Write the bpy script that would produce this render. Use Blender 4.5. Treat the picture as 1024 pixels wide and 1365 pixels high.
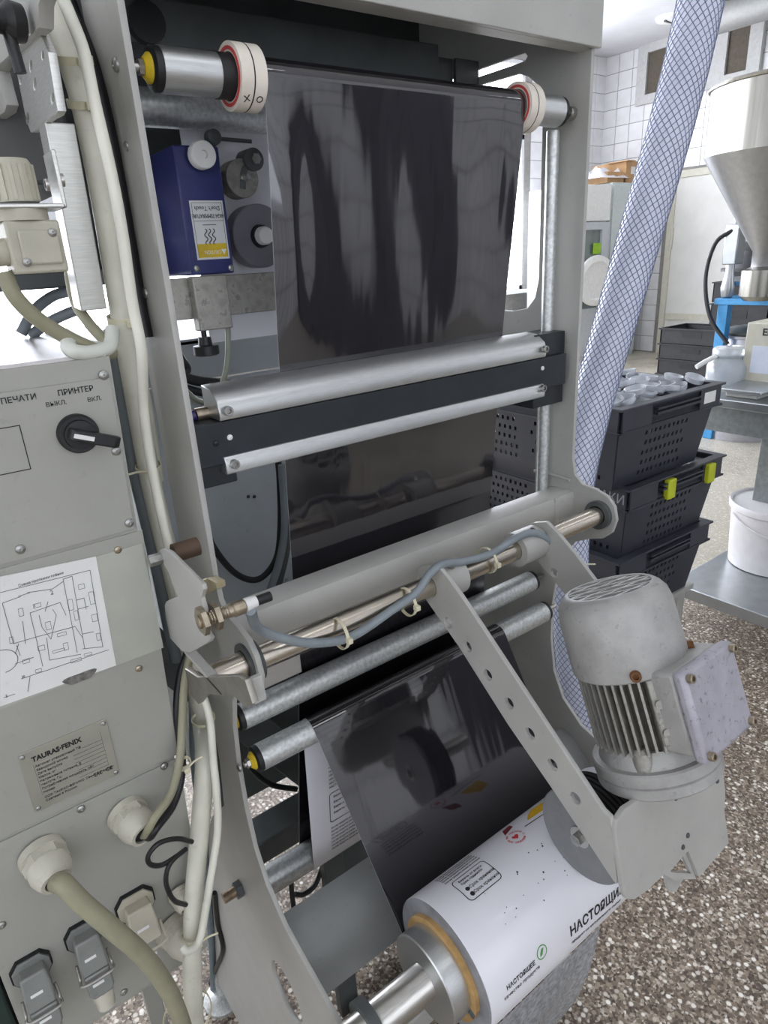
import bpy, bmesh, math, random
from mathutils import Vector, Matrix
random.seed(7)
scene = bpy.context.scene
col = scene.collection
for o in list(bpy.data.objects): bpy.data.objects.remove(o)
PI = math.pi
EYE = 1.42            # eye height above the floor; heights below are given from eye level
# ------------------------------------------------------------------ camera
F = 880.0
ROWS = [(0.7979, -0.600113, -0.056743), (-0.259544, -0.257067, -0.930889), (0.544052, 0.757483, -0.360869)]
RIGHT, DOWN, FWD = [Vector(v) for v in ROWS]
cd = bpy.data.cameras.new('camera'); cam = bpy.data.objects.new('camera', cd); col.objects.link(cam)
cd.sensor_fit = 'HORIZONTAL'; cd.sensor_width = 36.0; cd.lens = F/1024*36.0; cd.clip_start = .02; cd.clip_end = 60
cam.matrix_world = Matrix(((RIGHT.x, -DOWN.x, -FWD.x, 0), (RIGHT.y, -DOWN.y, -FWD.y, 0), (RIGHT.z, -DOWN.z, -FWD.z, EYE), (0,0,0,1)))
scene.camera = cam
# ------------------------------------------------------------------ world, exposure
w = bpy.data.worlds.new('overcast'); scene.world = w; w.use_nodes = True
w.node_tree.nodes['Background'].inputs[0].default_value = (.80,.88,1,1); w.node_tree.nodes['Background'].inputs[1].default_value = 1.0
vs = scene.view_settings; vs.view_transform = 'Standard'; vs.look = 'None'; vs.gamma = 1.0; vs.use_curve_mapping = False
vs.exposure = 0.55
WINDOW_LIGHT = 7.5      # brightness of the daylit panes, far wall
FRONT_FILL = 1.6       # soft fill from unseen panes behind the camera and at the left
TUBE_LIGHT = 5.0       # brightness of the ceiling lamp diffusers

# ------------------------------------------------------------------ colour / materials
def srgb(c):
    if isinstance(c, str):
        c = [int(c[i:i+2],16)/255 for i in (0,2,4)]
    elif max(c) > 1: c = [v/255 for v in c]
    return tuple((v/12.92 if v <= .04045 else ((v+.055)/1.055)**2.4) for v in c)+(1,)
MATS = {}
def mat(name, c, rough=.5, metal=0, var=.08, scale=30, bump=0, bscale=200, spec=.5, c2=None, dirt=0, stretch=None, trans=0, coat=0, dth=.60, dscale=90):
    """base colour with procedural noise variation, optional speckle of dirt and fine relief"""
    if name in MATS: return MATS[name]
    m = bpy.data.materials.new(name); m.use_nodes = True; nt = m.node_tree; N = nt.nodes; L = nt.links
    b = N['Principled BSDF']; c = srgb(c)
    b.inputs['Roughness'].default_value = rough; b.inputs['Metallic'].default_value = metal
    b.inputs['Specular IOR Level'].default_value = spec; b.inputs['Coat Weight'].default_value = coat
    tc = N.new('ShaderNodeTexCoord'); mp = N.new('ShaderNodeMapping'); L.new(tc.outputs['Object'], mp.inputs[0])
    if stretch: mp.inputs['Scale'].default_value = stretch
    nz = N.new('ShaderNodeTexNoise'); nz.inputs['Scale'].default_value = scale; nz.inputs['Detail'].default_value = 4; L.new(mp.outputs[0], nz.inputs[0])
    mx = N.new('ShaderNodeMix'); mx.data_type = 'RGBA'
    ca = tuple(max(0, v*(1-var*1.6)) for v in c[:3])+(1,); cb = tuple(min(1, v*(1+var)) for v in c[:3])+(1,)
    if c2: ca = srgb(c2)
    mx.inputs[6].default_value = ca; mx.inputs[7].default_value = cb
    rp = N.new('ShaderNodeValToRGB'); rp.color_ramp.elements[0].position = .3; rp.color_ramp.elements[1].position = .7
    L.new(nz.outputs[0], rp.inputs[0]); L.new(rp.outputs[0], mx.inputs[0]); out = mx.outputs[2]
    if dirt:
        n2 = N.new('ShaderNodeTexNoise'); n2.inputs['Scale'].default_value = dscale; n2.inputs['Detail'].default_value = 6; n2.inputs['Roughness'].default_value = .7; L.new(tc.outputs['Object'], n2.inputs[0])
        r2 = N.new('ShaderNodeValToRGB'); r2.color_ramp.elements[0].position = dth; r2.color_ramp.elements[1].position = dth+.10; L.new(n2.outputs[0], r2.inputs[0])
        ma = N.new('ShaderNodeMath'); ma.operation = 'MULTIPLY'; ma.inputs[1].default_value = dirt; L.new(r2.outputs[0], ma.inputs[0])
        m2 = N.new('ShaderNodeMix'); m2.data_type = 'RGBA'; m2.inputs[7].default_value = tuple(v*.45 for v in c[:3])+(1,)
        L.new(ma.outputs[0], m2.inputs[0]); L.new(out, m2.inputs[6]); out = m2.outputs[2]
    L.new(out, b.inputs['Base Color'])
    if bump:
        n3 = N.new('ShaderNodeTexNoise'); n3.inputs['Scale'].default_value = bscale; n3.inputs['Detail'].default_value = 3; L.new(mp.outputs[0], n3.inputs[0])
        bp = N.new('ShaderNodeBump'); bp.inputs['Strength'].default_value = bump; bp.inputs['Distance'].default_value = .002
        L.new(n3.outputs[0], bp.inputs['Height']); L.new(bp.outputs[0], b.inputs['Normal'])
    if trans: b.inputs['Transmission Weight'].default_value = trans
    MATS[name] = m; return m
def emit(name, c, s):
    m = bpy.data.materials.new(name); m.use_nodes = True; nt = m.node_tree; nt.nodes.clear()
    e = nt.nodes.new('ShaderNodeEmission'); e.inputs[0].default_value = srgb(c); e.inputs[1].default_value = s
    o = nt.nodes.new('ShaderNodeOutputMaterial'); nt.links.new(e.outputs[0], o.inputs[0]); MATS[name] = m; return m
paint = mat('grey_machine_paint', (174,173,167), .42, var=.05, scale=14, bump=.08, bscale=500, dirt=.25)
paint2 = mat('cabinet_paint', (160,160,151), .45, var=.04, scale=10, bump=.06, bscale=600, dirt=.18)
inner = mat('grey_inner_panel', (178,184,186), .5, var=.05, scale=12, dirt=.25)
darkgrey = mat('dark_grey_steel', (82,86,86), .5, .2, var=.12, scale=20, dirt=.4)
galv = mat('galvanised_tube', (204,207,205), .40, .70, var=.15, scale=220, bump=.04, bscale=400)
steel = mat('machined_steel', (190,188,182), .28, 1, var=.08, scale=60, stretch=(1,12,12))
shaftm = mat('ground_shaft_steel', (200,192,178), .25, 1, var=.06, scale=40, stretch=(1,10,10))
alu = mat('brushed_aluminium', (205,207,206), .35, .95, var=.06, scale=80, stretch=(1,20,20))
castalu = mat('cast_aluminium', (170,168,160), .52, .75, var=.14, scale=90, bump=.2, bscale=250, dirt=.7, dth=.55)
black = mat('black_plastic', (26,27,28), .45, var=.2)
blackm = mat('black_anodised', (44,48,52), .42, .3, var=.1, scale=40)
rubber = mat('black_rubber', (22,22,23), .75, var=.2)
yellow = mat('yellow_plastic', (214,184,40), .5, var=.15)
whitep = mat('white_plastic', (228,228,224), .4, var=.04)
conduit = mat('beige_conduit', (214,212,196), .5, var=.06, scale=25, dirt=.25)
cablew = mat('white_cable', (222,221,206), .5, var=.05)
cableg = mat('grey_cable', (132,140,144), .5, var=.08)
cablebeige = mat('khaki_cable', (150,147,122), .55, var=.08)
gland = mat('gland_plastic', (196,192,176), .5, var=.08, dirt=.4)
screwm = mat('zinc_screw', (168,168,164), .35, .9, var=.15, scale=200)
rust = mat('rusted_screw', (120,84,52), .7, .5, var=.3, scale=150)
brass = mat('nickel_brass', (172,160,140), .35, .9, var=.15, scale=150)
cream = mat('cream_tape', (226,218,204), .6, var=.05, scale=60)
redtape = mat('red_band', (196,70,66), .55, var=.1)
inkm = mat('black_ink', (28,28,30), .6, var=.1)
zipm = mat('zip_tie_nylon', (214,208,180), .45, var=.05)

# ------------------------------------------------------------------ builders
def catmull(pts, n=6):
    if len(pts) < 3: return [Vector(p) for p in pts]
    P = [Vector(p) for p in pts]; P = [P[0]*2-P[1]]+P+[P[-1]*2-P[-2]]; out = []
    for i in range(1, len(P)-2):
        a,b,c,d = P[i-1:i+3]
        for k in range(n):
            t = k/n
            out.append(.5*((2*b)+(c-a)*t+(2*a-5*b+4*c-d)*t*t+(3*b-a-3*c+d)*t**3))
    out.append(P[-2]); return out
def basis(d):
    d = Vector(d).normalized(); a = Vector((0,0,1)) if abs(d.z) < .9 else Vector((1,0,0))
    u = d.cross(a).normalized(); return d, u, d.cross(u)
def frame(o, x, y, z=None):
    """4x4 from origin and two axes (z = x cross y)"""
    x = Vector(x).normalized(); z = Vector(z).normalized() if z else x.cross(Vector(y)).normalized(); y = z.cross(x)
    return Matrix(((x.x,y.x,z.x,o[0]),(x.y,y.y,z.y,o[1]),(x.z,y.z,z.z,o[2]),(0,0,0,1)))
class MB:
    def __init__(s): s.v=[]; s.f=[]
    def add(s, vs, fs, M=None):
        k=len(s.v); s.v += [tuple(M@Vector(p)) if M else tuple(p) for p in vs]; s.f += [tuple(i+k for i in f) for f in fs]; return s
    def box(s, a, b, M=None):
        x0,y0,z0=a; x1,y1,z1=b
        return s.add([(x0,y0,z0),(x1,y0,z0),(x1,y1,z0),(x0,y1,z0),(x0,y0,z1),(x1,y0,z1),(x1,y1,z1),(x0,y1,z1)],
            [(0,3,2,1),(4,5,6,7),(0,1,5,4),(1,2,6,5),(2,3,7,6),(3,0,4,7)], M)
    def lathe(s, o, d, prof, seg=28, M=None):
        d,u,w_=basis(d); o=Vector(o); vs=[]; fs=[]
        for (t,r) in prof:
            for k in range(seg):
                a=2*PI*k/seg; vs.append(o+d*t+(u*math.cos(a)+w_*math.sin(a))*r)
        n=len(prof)
        for i in range(n-1):
            for k in range(seg):
                k2=(k+1)%seg; fs.append((i*seg+k,i*seg+k2,(i+1)*seg+k2,(i+1)*seg+k))
        if prof[0][1]>1e-6: fs.append(tuple(range(seg))[::-1])
        if prof[-1][1]>1e-6: fs.append(tuple((n-1)*seg+k for k in range(seg)))
        return s.add(vs,fs,M)
    def cyl(s, a, b, r, r2=None, seg=24, bev=0, M=None):
        a=Vector(a); b=Vector(b); L=(b-a).length; r2=r if r2 is None else r2
        pr=[(0,r),(L,r2)] if not bev else [(0,r-bev),(bev,r),(L-bev,r2),(L,r2-bev)]
        return s.lathe(a,b-a,pr,seg,M)
    def ring(s, a, b, ro, ri, seg=32, M=None):
        a=Vector(a); b=Vector(b); L=(b-a).length; d,u,w_=basis(b-a); vs=[]; fs=[]
        for (t,r) in ((0,ri),(0,ro),(L,ro),(L,ri)):
            for k in range(seg):
                an=2*PI*k/seg; vs.append(a+d*t+(u*math.cos(an)+w_*math.sin(an))*r)
        for i in range(4):
            j=(i+1)%4
            for k in range(seg):
                k2=(k+1)%seg; fs.append((i*seg+k,i*seg+k2,j*seg+k2,j*seg+k))
        return s.add(vs,fs,M)
    def tube(s, pts, r, seg=10, n=6, smooth=True, M=None):
        P=catmull(pts,n) if smooth else [Vector(p) for p in pts]; vs=[]; fs=[]; R=r if callable(r) else (lambda t:r)
        T=[(P[min(i+1,len(P)-1)]-P[max(i-1,0)]).normalized() for i in range(len(P))]
        _,u,_2=basis(T[0])
        for i,p in enumerate(P):
            u=(u-T[i]*u.dot(T[i])).normalized(); w_=T[i].cross(u); rr=R(i/(len(P)-1))
            for k in range(seg):
                a=2*PI*k/seg; vs.append(p+(u*math.cos(a)+w_*math.sin(a))*rr)
        for i in range(len(P)-1):
            for k in range(seg):
                k2=(k+1)%seg; fs.append((i*seg+k,i*seg+k2,(i+1)*seg+k2,(i+1)*seg+k))
        fs.append(tuple(range(seg))[::-1]); fs.append(tuple((len(P)-1)*seg+k for k in range(seg)))
        return s.add(vs,fs,M)
    def prism(s, poly, t0, t1, M=None):
        """2D outline extruded along local z"""
        n=len(poly); vs=[(x,y,t0) for x,y in poly]+[(x,y,t1) for x,y in poly]
        fs=[tuple(range(n))[::-1], tuple(range(n,2*n))]+[(i,(i+1)%n,n+(i+1)%n,n+i) for i in range(n)]
        return s.add(vs,fs,M)
    def mesh(s, name, ang=40):
        me=bpy.data.meshes.new(name); me.from_pydata(s.v,[],s.f); me.update()
        bm=bmesh.new(); bm.from_mesh(me); bmesh.ops.recalc_face_normals(bm,faces=bm.faces); bm.to_mesh(me); bm.free()
        for p in me.polygons: p.use_smooth=True
        me.set_sharp_from_angle(angle=math.radians(ang)); return me
def holed(name, loops, t, M, bev=0, res=3):
    """flat plate of thickness t from closed 2D loops (first outline, others holes), centred on local z=0"""
    cu=bpy.data.curves.new(name,'CURVE'); cu.dimensions='2D'; cu.fill_mode='BOTH'; cu.extrude=t/2-bev; cu.bevel_depth=bev; cu.bevel_resolution=1
    if bev: cu.offset=-bev
    for lp in loops:
        sp=cu.splines.new('POLY'); sp.points.add(len(lp)-1); sp.use_cyclic_u=True
        for p,q in zip(sp.points,lp): p.co=(q[0],q[1],0,1)
    ob=bpy.data.objects.new(name,cu); me=bpy.data.meshes.new_from_object(ob); bpy.data.objects.remove(ob)
    me.transform(M)
    for p in me.polygons: p.use_smooth=True
    me.set_sharp_from_angle(angle=math.radians(35)); me.materials.clear(); me.name=name; return me
def circle(cx,cy,r,n=20): return [(cx+r*math.cos(2*PI*k/n),cy+r*math.sin(2*PI*k/n)) for k in range(n)]
def rrect(x0,y0,x1,y1,r,n=5):
    out=[]
    for cx,cy,a in ((x1-r,y0+r,-90),(x1-r,y1-r,0),(x0+r,y1-r,90),(x0+r,y0+r,180)):
        for k in range(n+1):
            t=math.radians(a+90*k/n); out.append((cx+r*math.cos(t),cy+r*math.sin(t)))
    return out
def textmesh(body, size, M, depth=.0002, align='CENTER', shear=0, sx=1.0, bold=0):
    cu=bpy.data.curves.new('lettering','FONT'); cu.body=body; cu.size=size; cu.align_x=align; cu.align_y='CENTER'; cu.extrude=depth; cu.shear=shear; cu.resolution_u=2; cu.offset=bold
    ob=bpy.data.objects.new('lettering',cu); me=bpy.data.meshes.new_from_object(ob); bpy.data.objects.remove(ob)
    me.materials.clear(); me.transform(M@Matrix.Diagonal((sx,1,1,1))); return me
# ------------------------------------------------------------------ objects
UP = Matrix.Translation((0,0,EYE))
TOPS = []
def new(name, data, parent=None, m=None, bev=0, M=None):
    if isinstance(data, MB): data=data.mesh(name)
    o=bpy.data.objects.new(name,data); col.objects.link(o)
    if m is not None and data is not None and not data.materials: data.materials.append(m)
    if parent: o.parent=parent
    if M is not None: o.matrix_basis=M
    if bev:
        b=o.modifiers.new('bevel','BEVEL'); b.width=bev; b.segments=2; b.limit_method='ANGLE'; b.angle_limit=math.radians(40)
    return o
def thing(name, label, cat, group=None, kind=None):
    o=bpy.data.objects.new(name,None); col.objects.link(o); o.empty_display_size=.02; tag(o,label,cat,group,kind); return o
def tag(o, label=None, cat=None, group=None, kind=None):
    if label: o['label']=label
    if cat: o['category']=cat
    if group: o['group']=group
    if kind: o['kind']=kind
    if o not in TOPS: TOPS.append(o)
    return o
def solo(name, data, m, label, cat, group=None, bev=0, kind=None):
    return tag(new(name,data,None,m,bev),label,cat,group,kind)
def copy_tree(o, parent=None):
    c=o.copy(); col.objects.link(c)
    if parent: c.parent=parent
    for ch in list(o.children): copy_tree(ch,c)
    return c
def bounds(o, M=None):
    M=(M@o.matrix_basis) if M is not None else o.matrix_basis.copy(); P=[]
    if o.type=='MESH': P+=[M@v.co for v in o.data.vertices]
    for ch in o.children: P+=bounds(ch,M)
    return P
def settle(o):
    """put the thing's origin at its base and lift it from eye-level datum to the floor datum"""
    P=bounds(o)
    if not P: return
    lo=Vector([min(p[i] for p in P) for i in range(3)]); hi=Vector([max(p[i] for p in P) for i in range(3)])
    base=Vector(((lo.x+hi.x)/2,(lo.y+hi.y)/2,lo.z)); T=Matrix.Translation(-base)
    if o.type=='EMPTY':
        for ch in o.children: ch.matrix_basis=T@ch.matrix_basis
        o.location=Vector(o.location)+base+Vector((0,0,EYE))
    elif o.data.users==1:
        for ch in o.children: ch.matrix_basis=T@ch.matrix_basis
        o.data.transform(T@o.matrix_basis); o.matrix_basis=Matrix.Translation(base+Vector((0,0,EYE)))
    else:
        o.location=Vector(o.location)+Vector((0,0,EYE))
def dirv(px,py): return RIGHT*((px-512)/F)+DOWN*((py-682.5)/F)+FWD
def at(px,py,x=None,y=None,z=None,d=None):
    """surveyed point: sight line through a photo mark met with a plane at a known distance (eye-level datum)"""
    v=dirv(px,py)
    if x is not None: return v*(x/v.x)
    if y is not None: return v*(y/v.y)
    if z is not None: return v*(z/v.z)
    return v.normalized()*d
def AX(lst,**k): return [at(p[0],p[1],**k) for p in lst]
SCREW={}
def screw(parent, p, n, r=.004, m=None, kind='pan', name='screw'):
    """shared screw-head mesh; n = outward normal"""
    key=(kind,round(r,5))
    if key not in SCREW:
        b=MB()
        if kind=='pan': b.lathe((0,0,0),(0,0,1),[(0,r),(r*.35,r*.95),(r*.6,r*.6),(r*.62,r*.25),(r*.4,.0001)],14)
        elif kind=='hex': b.lathe((0,0,0),(0,0,1),[(0,r*1.25),(r*.15,r*1.25)],18); b.cyl((0,0,r*.15),(0,0,r*.9),r,seg=6)
        elif kind=='cap': b.lathe((0,0,0),(0,0,1),[(0,r),(r*1.1,r),(r*1.2,r*.9),(r*1.2,r*.55),(r*.6,r*.5),(r*.6,.0001)],16)
        SCREW[key]=b.mesh('screw_head')
    me=SCREW[key]
    mm=m or screwm
    k2=(key,mm.name)
    if k2 not in SCREW: c=me.copy(); c.materials.append(mm); SCREW[k2]=c
    d,u,w_=basis(n)
    return new(name,SCREW[k2],parent,None,M=frame(p,u,w_,d))
# ================================================================== ROOM
X0,X1,Y0,Y1,ZF,ZC = -3.2,8.35,-2.6,6.16,-EYE,2.19
def terrazzo():
    m=bpy.data.materials.new('terrazzo'); m.use_nodes=True; nt=m.node_tree; N=nt.nodes; L=nt.links; b=N['Principled BSDF']
    tc=N.new('ShaderNodeTexCoord')
    def vor(scale): 
        v=N.new('ShaderNodeTexVoronoi'); v.inputs['Scale'].default_value=scale; v.inputs['Randomness'].default_value=1; L.new(tc.outputs['Object'],v.inputs['Vector']); return v
    def ramp(src,stops):
        r=N.new('ShaderNodeValToRGB'); e=r.color_ramp.elements
        while len(e)<len(stops): e.new(.5)
        for q,(p,c) in zip(e,stops): q.position=p; q.color=srgb(c)
        L.new(src,r.inputs[0]); return r.outputs[0]
    def mix(f,a,c):
        x=N.new('ShaderNodeMix'); x.data_type='RGBA'; L.new(a,x.inputs[6]); L.new(c,x.inputs[7])
        if isinstance(f,float): x.inputs[0].default_value=f
        else: L.new(f,x.inputs[0])
        return x.outputs[2]
    v=vor(88); sep=N.new('ShaderNodeSeparateColor'); L.new(v.outputs['Color'],sep.inputs[0])
    chip=ramp(sep.outputs[0],[(0,(68,57,47)),(.22,(102,88,75)),(.5,(130,115,98)),(.70,(164,150,131)),(.84,(222,215,202)),(1,(244,240,231))])
    v2=vor(210); sep2=N.new('ShaderNodeSeparateColor'); L.new(v2.outputs['Color'],sep2.inputs[0])
    fine=ramp(sep2.outputs[1],[(0,(64,54,45)),(.4,(106,93,80)),(.75,(146,132,115)),(1,(200,191,176))])
    inside=ramp(v.outputs['Distance'],[(.30,(255,255,255)),(.52,(0,0,0))])
    base=mix(inside,fine,chip)
    # pale wear and cement haze in patches
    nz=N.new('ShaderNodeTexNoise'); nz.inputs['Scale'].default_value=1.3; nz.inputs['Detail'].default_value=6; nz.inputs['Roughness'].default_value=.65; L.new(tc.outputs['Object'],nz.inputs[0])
    # paler farther off: window glare on the floor, put into the colour
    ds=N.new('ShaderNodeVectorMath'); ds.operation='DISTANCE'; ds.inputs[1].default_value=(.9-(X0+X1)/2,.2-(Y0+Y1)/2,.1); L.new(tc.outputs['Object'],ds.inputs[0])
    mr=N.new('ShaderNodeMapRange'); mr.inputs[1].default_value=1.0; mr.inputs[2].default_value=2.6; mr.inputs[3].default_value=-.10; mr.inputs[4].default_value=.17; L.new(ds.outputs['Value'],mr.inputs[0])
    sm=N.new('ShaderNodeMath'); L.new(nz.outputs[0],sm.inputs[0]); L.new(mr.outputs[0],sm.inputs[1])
    wear_glare=ramp(sm.outputs[0],[(.47,(0,0,0)),(.66,(205,205,205))])
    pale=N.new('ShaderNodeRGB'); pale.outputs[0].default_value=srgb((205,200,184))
    out=mix(wear_glare,base,pale.outputs[0]); L.new(out,b.inputs['Base Color'])
    b.inputs['Roughness'].default_value=.42
    bp=N.new('ShaderNodeBump'); bp.inputs['Strength'].default_value=.15; bp.inputs['Distance'].default_value=.001; L.new(v.outputs['Distance'],bp.inputs['Height']); L.new(bp.outputs[0],b.inputs['Normal'])
    return m
plaster=mat('white_plaster',(214,214,216),.8,var=.04,scale=3)
tilem=mat('white_wall_tile',(232,232,233),.18,var=.05,scale=5,coat=.3)
grout=mat('grey_grout',(150,148,144),.8,var=.08,scale=20)
def tile_wall_mat():
    m=bpy.data.materials.new('tiled_wall'); m.use_nodes=True; nt=m.node_tree; N=nt.nodes; L=nt.links; b=N['Principled BSDF']
    tc=N.new('ShaderNodeTexCoord'); sp=N.new('ShaderNodeSeparateXYZ'); cb=N.new('ShaderNodeCombineXYZ'); L.new(tc.outputs['Object'],sp.inputs[0])
    ad=N.new('ShaderNodeMath'); L.new(sp.outputs[0],ad.inputs[0]); L.new(sp.outputs[1],ad.inputs[1]); L.new(ad.outputs[0],cb.inputs[0]); L.new(sp.outputs[2],cb.inputs[1])
    br=N.new('ShaderNodeTexBrick'); br.offset=0; br.inputs['Scale'].default_value=1; br.inputs['Mortar Size'].default_value=.007; br.inputs['Brick Width'].default_value=.3; br.inputs['Row Height'].default_value=.3
    br.inputs['Color1'].default_value=srgb((214,214,216)); br.inputs['Color2'].default_value=srgb((228,228,228)); br.inputs['Mortar'].default_value=srgb((70,70,70)); L.new(cb.outputs[0],br.inputs[0])
    L.new(br.outputs[0],b.inputs['Base Color']); b.inputs['Roughness'].default_value=.25
    return m
tiled=tile_wall_mat()
def S(name,bm,m,bev=0): return tag(new(name,bm,None,m,bev),kind='structure')
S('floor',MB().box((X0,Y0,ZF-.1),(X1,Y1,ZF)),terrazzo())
S('ceiling',MB().box((X0,Y0,ZC),(X1,Y1,ZC+.1)),plaster)
def wall_with_holes(name,m,along,fixed,a0,a1,holes,t):
    """wall as a plate with rectangular window openings; along = 'x' or 'y'"""
    loops=[[(a0,ZF),(a1,ZF),(a1,ZC),(a0,ZC)]]+[[(h[0],h[2]),(h[1],h[2]),(h[1],h[3]),(h[0],h[3])] for h in holes]
    M=frame((0,fixed,0),(1,0,0),(0,0,1)) if along=='x' else frame((fixed,0,0),(0,1,0),(0,0,1))
    return S(name,holed(name,loops,t,M),m)
WIN_BACK=[(-1.6,2.9,-.50,2.02),(3.3,6.85,-.50,2.02)]
FILL_WIN_FRONT=[(-2.7,1.1,-.45,1.7),(5.0,7.6,-.45,1.7)]  # unseen windows, soft fill from behind the camera
FILL_WIN_LEFT=[(-1.9,1.2,-.45,1.7),(1.9,5.2,-.45,1.7)]  # unseen, added as soft fill from the left
bw=wall_with_holes('wall_back',grout,'x',Y1+.06,X0,X1,WIN_BACK,.12)
wr=S('wall_right',MB().box((X1,Y0,ZF),(X1+.12,Y1,ZC)),grout)
wall_with_holes('wall_front',tiled,'x',Y0-.06,X0,X1,FILL_WIN_FRONT,.12)
wall_with_holes('wall_left',plaster,'y',X0-.06,Y0,Y1,FILL_WIN_LEFT,.12)
winframe=mat('window_frame_white',(226,228,230),.4,var=.03)
panes={6.16:emit('daylit_pane',(240,244,255),WINDOW_LIGHT),-2.6:emit('fill_pane',(240,244,255),FRONT_FILL),-3.2:emit('fill_pane_side',(240,244,255),FRONT_FILL)}
nwin=0
for along,fixed,inn,lst in (('x',Y1,-1,WIN_BACK),('x',Y0,1,FILL_WIN_FRONT),('y',X0,1,FILL_WIN_LEFT)):  # far wall first; windows of the other walls are unseen fill
    for (a0,a1,z0,z1) in lst:
        nwin+=1; root=tag(bpy.data.objects.new('window_%d'%nwin,None),kind='structure'); col.objects.link(root)
        M=frame((0,fixed,0),(1,0,0),(0,0,1)) if along=='x' else frame((fixed,0,0),(0,1,0),(0,0,1))
        # local z of M points to -y (x walls) or +x (y walls)
        sgn=(1 if inn<0 else -1) if along=='x' else 1
        n=max(2,round((a1-a0)/1.1)); b=MB(); fw=.05
        for k in range(n+1):
            x=a0+(a1-a0)*k/n; xa=max(a0,x-fw/2 if 0<k<n else (x if k==0 else x-fw)); b.box((xa,z0,-.06*sgn),(xa+fw,z1,-.01*sgn),M)
        for z in (z0,z0+(z1-z0)*.68,z1-fw): b.box((a0,z,-.06*sgn),(a1,z+fw,-.01*sgn),M)
        new('window_frame',b,root,winframe)
        for k in range(n):
            xa=a0+(a1-a0)*k/n; xb=a0+(a1-a0)*(k+1)/n
            for (za,zb) in ((z0,z0+(z1-z0)*.68),(z0+(z1-z0)*.68,z1)):
                new('pane',MB().box((xa+.02,za+.02,-.045*sgn),(xb-.02,zb-.02,-.04*sgn),M),root,panes[fixed])
        new('window_sill',MB().box((a0-.05,z0-.04,-.1*sgn),(a1+.05,z0,.12*sgn),M),root,winframe,bev=.004)
# ceiling lamps
diff=emit('lamp_diffuser',(246,249,255),TUBE_LIGHT)
for i,x in enumerate((-1.6,1.2,4.0,6.6)):
    for j,y in enumerate((-1.2,1.4,4.2)):
        t=thing('ceiling_lamp','long white fluorescent ceiling lamp, %s of its row, %s'%(('first','second','third','last')[i],('behind the camera','over the machine','near the far window wall')[j]),'lamp','ceiling lamps')
        new('housing',MB().box((x-.65,y-.11,ZC-.05),(x+.65,y+.11,ZC)),t,winframe,bev=.006)
        new('diffuser',MB().box((x-.62,y-.09,ZC-.075),(x+.62,y+.09,ZC-.05)),t,diff)
# wall tiles near the far corner
tm=MB().box((-.0965,-.0965,0),(.0965,.0965,.008)).mesh('wall_tile'); tm.materials.append(tilem)
DOOR=(3.85,5.06,.74)
for i in range(12):
    for j in range(18):
        y=Y1-.1-.2*i; z=ZC-.1-.2*j
        if y<3.9: continue
        if DOOR[0]-.1<y<DOOR[1]+.05 and z<DOOR[2]+.05: continue
        if 4.35<y<5.6 and 1.72<z<2.1: continue
        new('tile',tm,wr,None,M=frame((X1,y,z),(0,1,0),(0,0,1),(-1,0,0)))
for i in range(8):
    for j in range(18):
        x=X1-.1-.2*i; z=ZC-.1-.2*j
        if x<6.95: continue
        new('tile',tm,bw,None,M=frame((x,Y1,z),(1,0,0),(0,0,1)))
# door in the right wall
doorp=mat('door_paint',(222,221,216),.55,var=.03,scale=6,dirt=.2); casing=mat('door_casing_cream',(206,203,188),.55,var=.05)
d=tag(bpy.data.objects.new('door_1',None),kind='structure'); col.objects.link(d)
new('leaf',MB().box((X1-.045,4.22,ZF),(X1-.005,5.0,DOOR[2]-.06)),d,doorp,bev=.004)
new('leaf',MB().box((X1-.055,3.86,ZF),(X1-.012,4.20,DOOR[2]-.36)),d,doorp,bev=.004)
new('casing',MB().box((X1-.06,5.0,ZF),(X1,5.08,DOOR[2])).box((X1-.06,3.85,DOOR[2]-.06),(X1,5.08,DOOR[2]+.02)),d,casing,bev=.003)
new('hinge',MB().cyl((X1-.06,5.0,-.12),(X1-.06,5.0,.12),.018,seg=10),d,casing)
new('kick_rail',MB().box((X1-.062,4.23,-.98),(X1-.045,4.99,-.90)).box((X1-.062,4.23,-1.12),(X1-.045,4.99,-1.08)),d,casing)
# ventilation panel high on the right wall
v=thing('vent_panel','grey wall-mounted ventilation panel with three dark openings near the ceiling','vent')
ventm=mat('vent_board',(188,188,186),.7,var=.06); ventd=mat('vent_dark_mesh',(92,84,74),.8,var=.1)
ops=[(5.27,5.53),(4.80,5.06),(4.31,4.55)]
new('board',holed('board',[[(4.17,1.56),(5.66,1.56),(5.66,2.19),(4.17,2.19)]]+[[(a,1.66),(b_,1.66),(b_,2.10),(a,2.10)] for a,b_ in ops],.05,frame((X1-.04,0,0),(0,1,0),(0,0,1))),v,ventm)
for a,b_ in ops: new('opening_mesh',MB().box((X1-.03,a-.01,1.65),(X1-.022,b_+.01,2.11)),v,ventd)

# unseen dark cupboard, added to put a dark band in the film reflection
tcb=thing('added_cupboard','tall charcoal cupboard added behind the viewer to darken a band of the film reflection','cupboard'); tcm=mat('added_cupboard_charcoal',(74,74,80),.5,var=.08)
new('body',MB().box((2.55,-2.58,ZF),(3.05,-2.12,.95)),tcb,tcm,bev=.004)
for x in (2.56,2.805): new('door',MB().box((x,-2.12,ZF+.06),(x+.235,-2.10,.93)),tcb,tcm,bev=.003)
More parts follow.
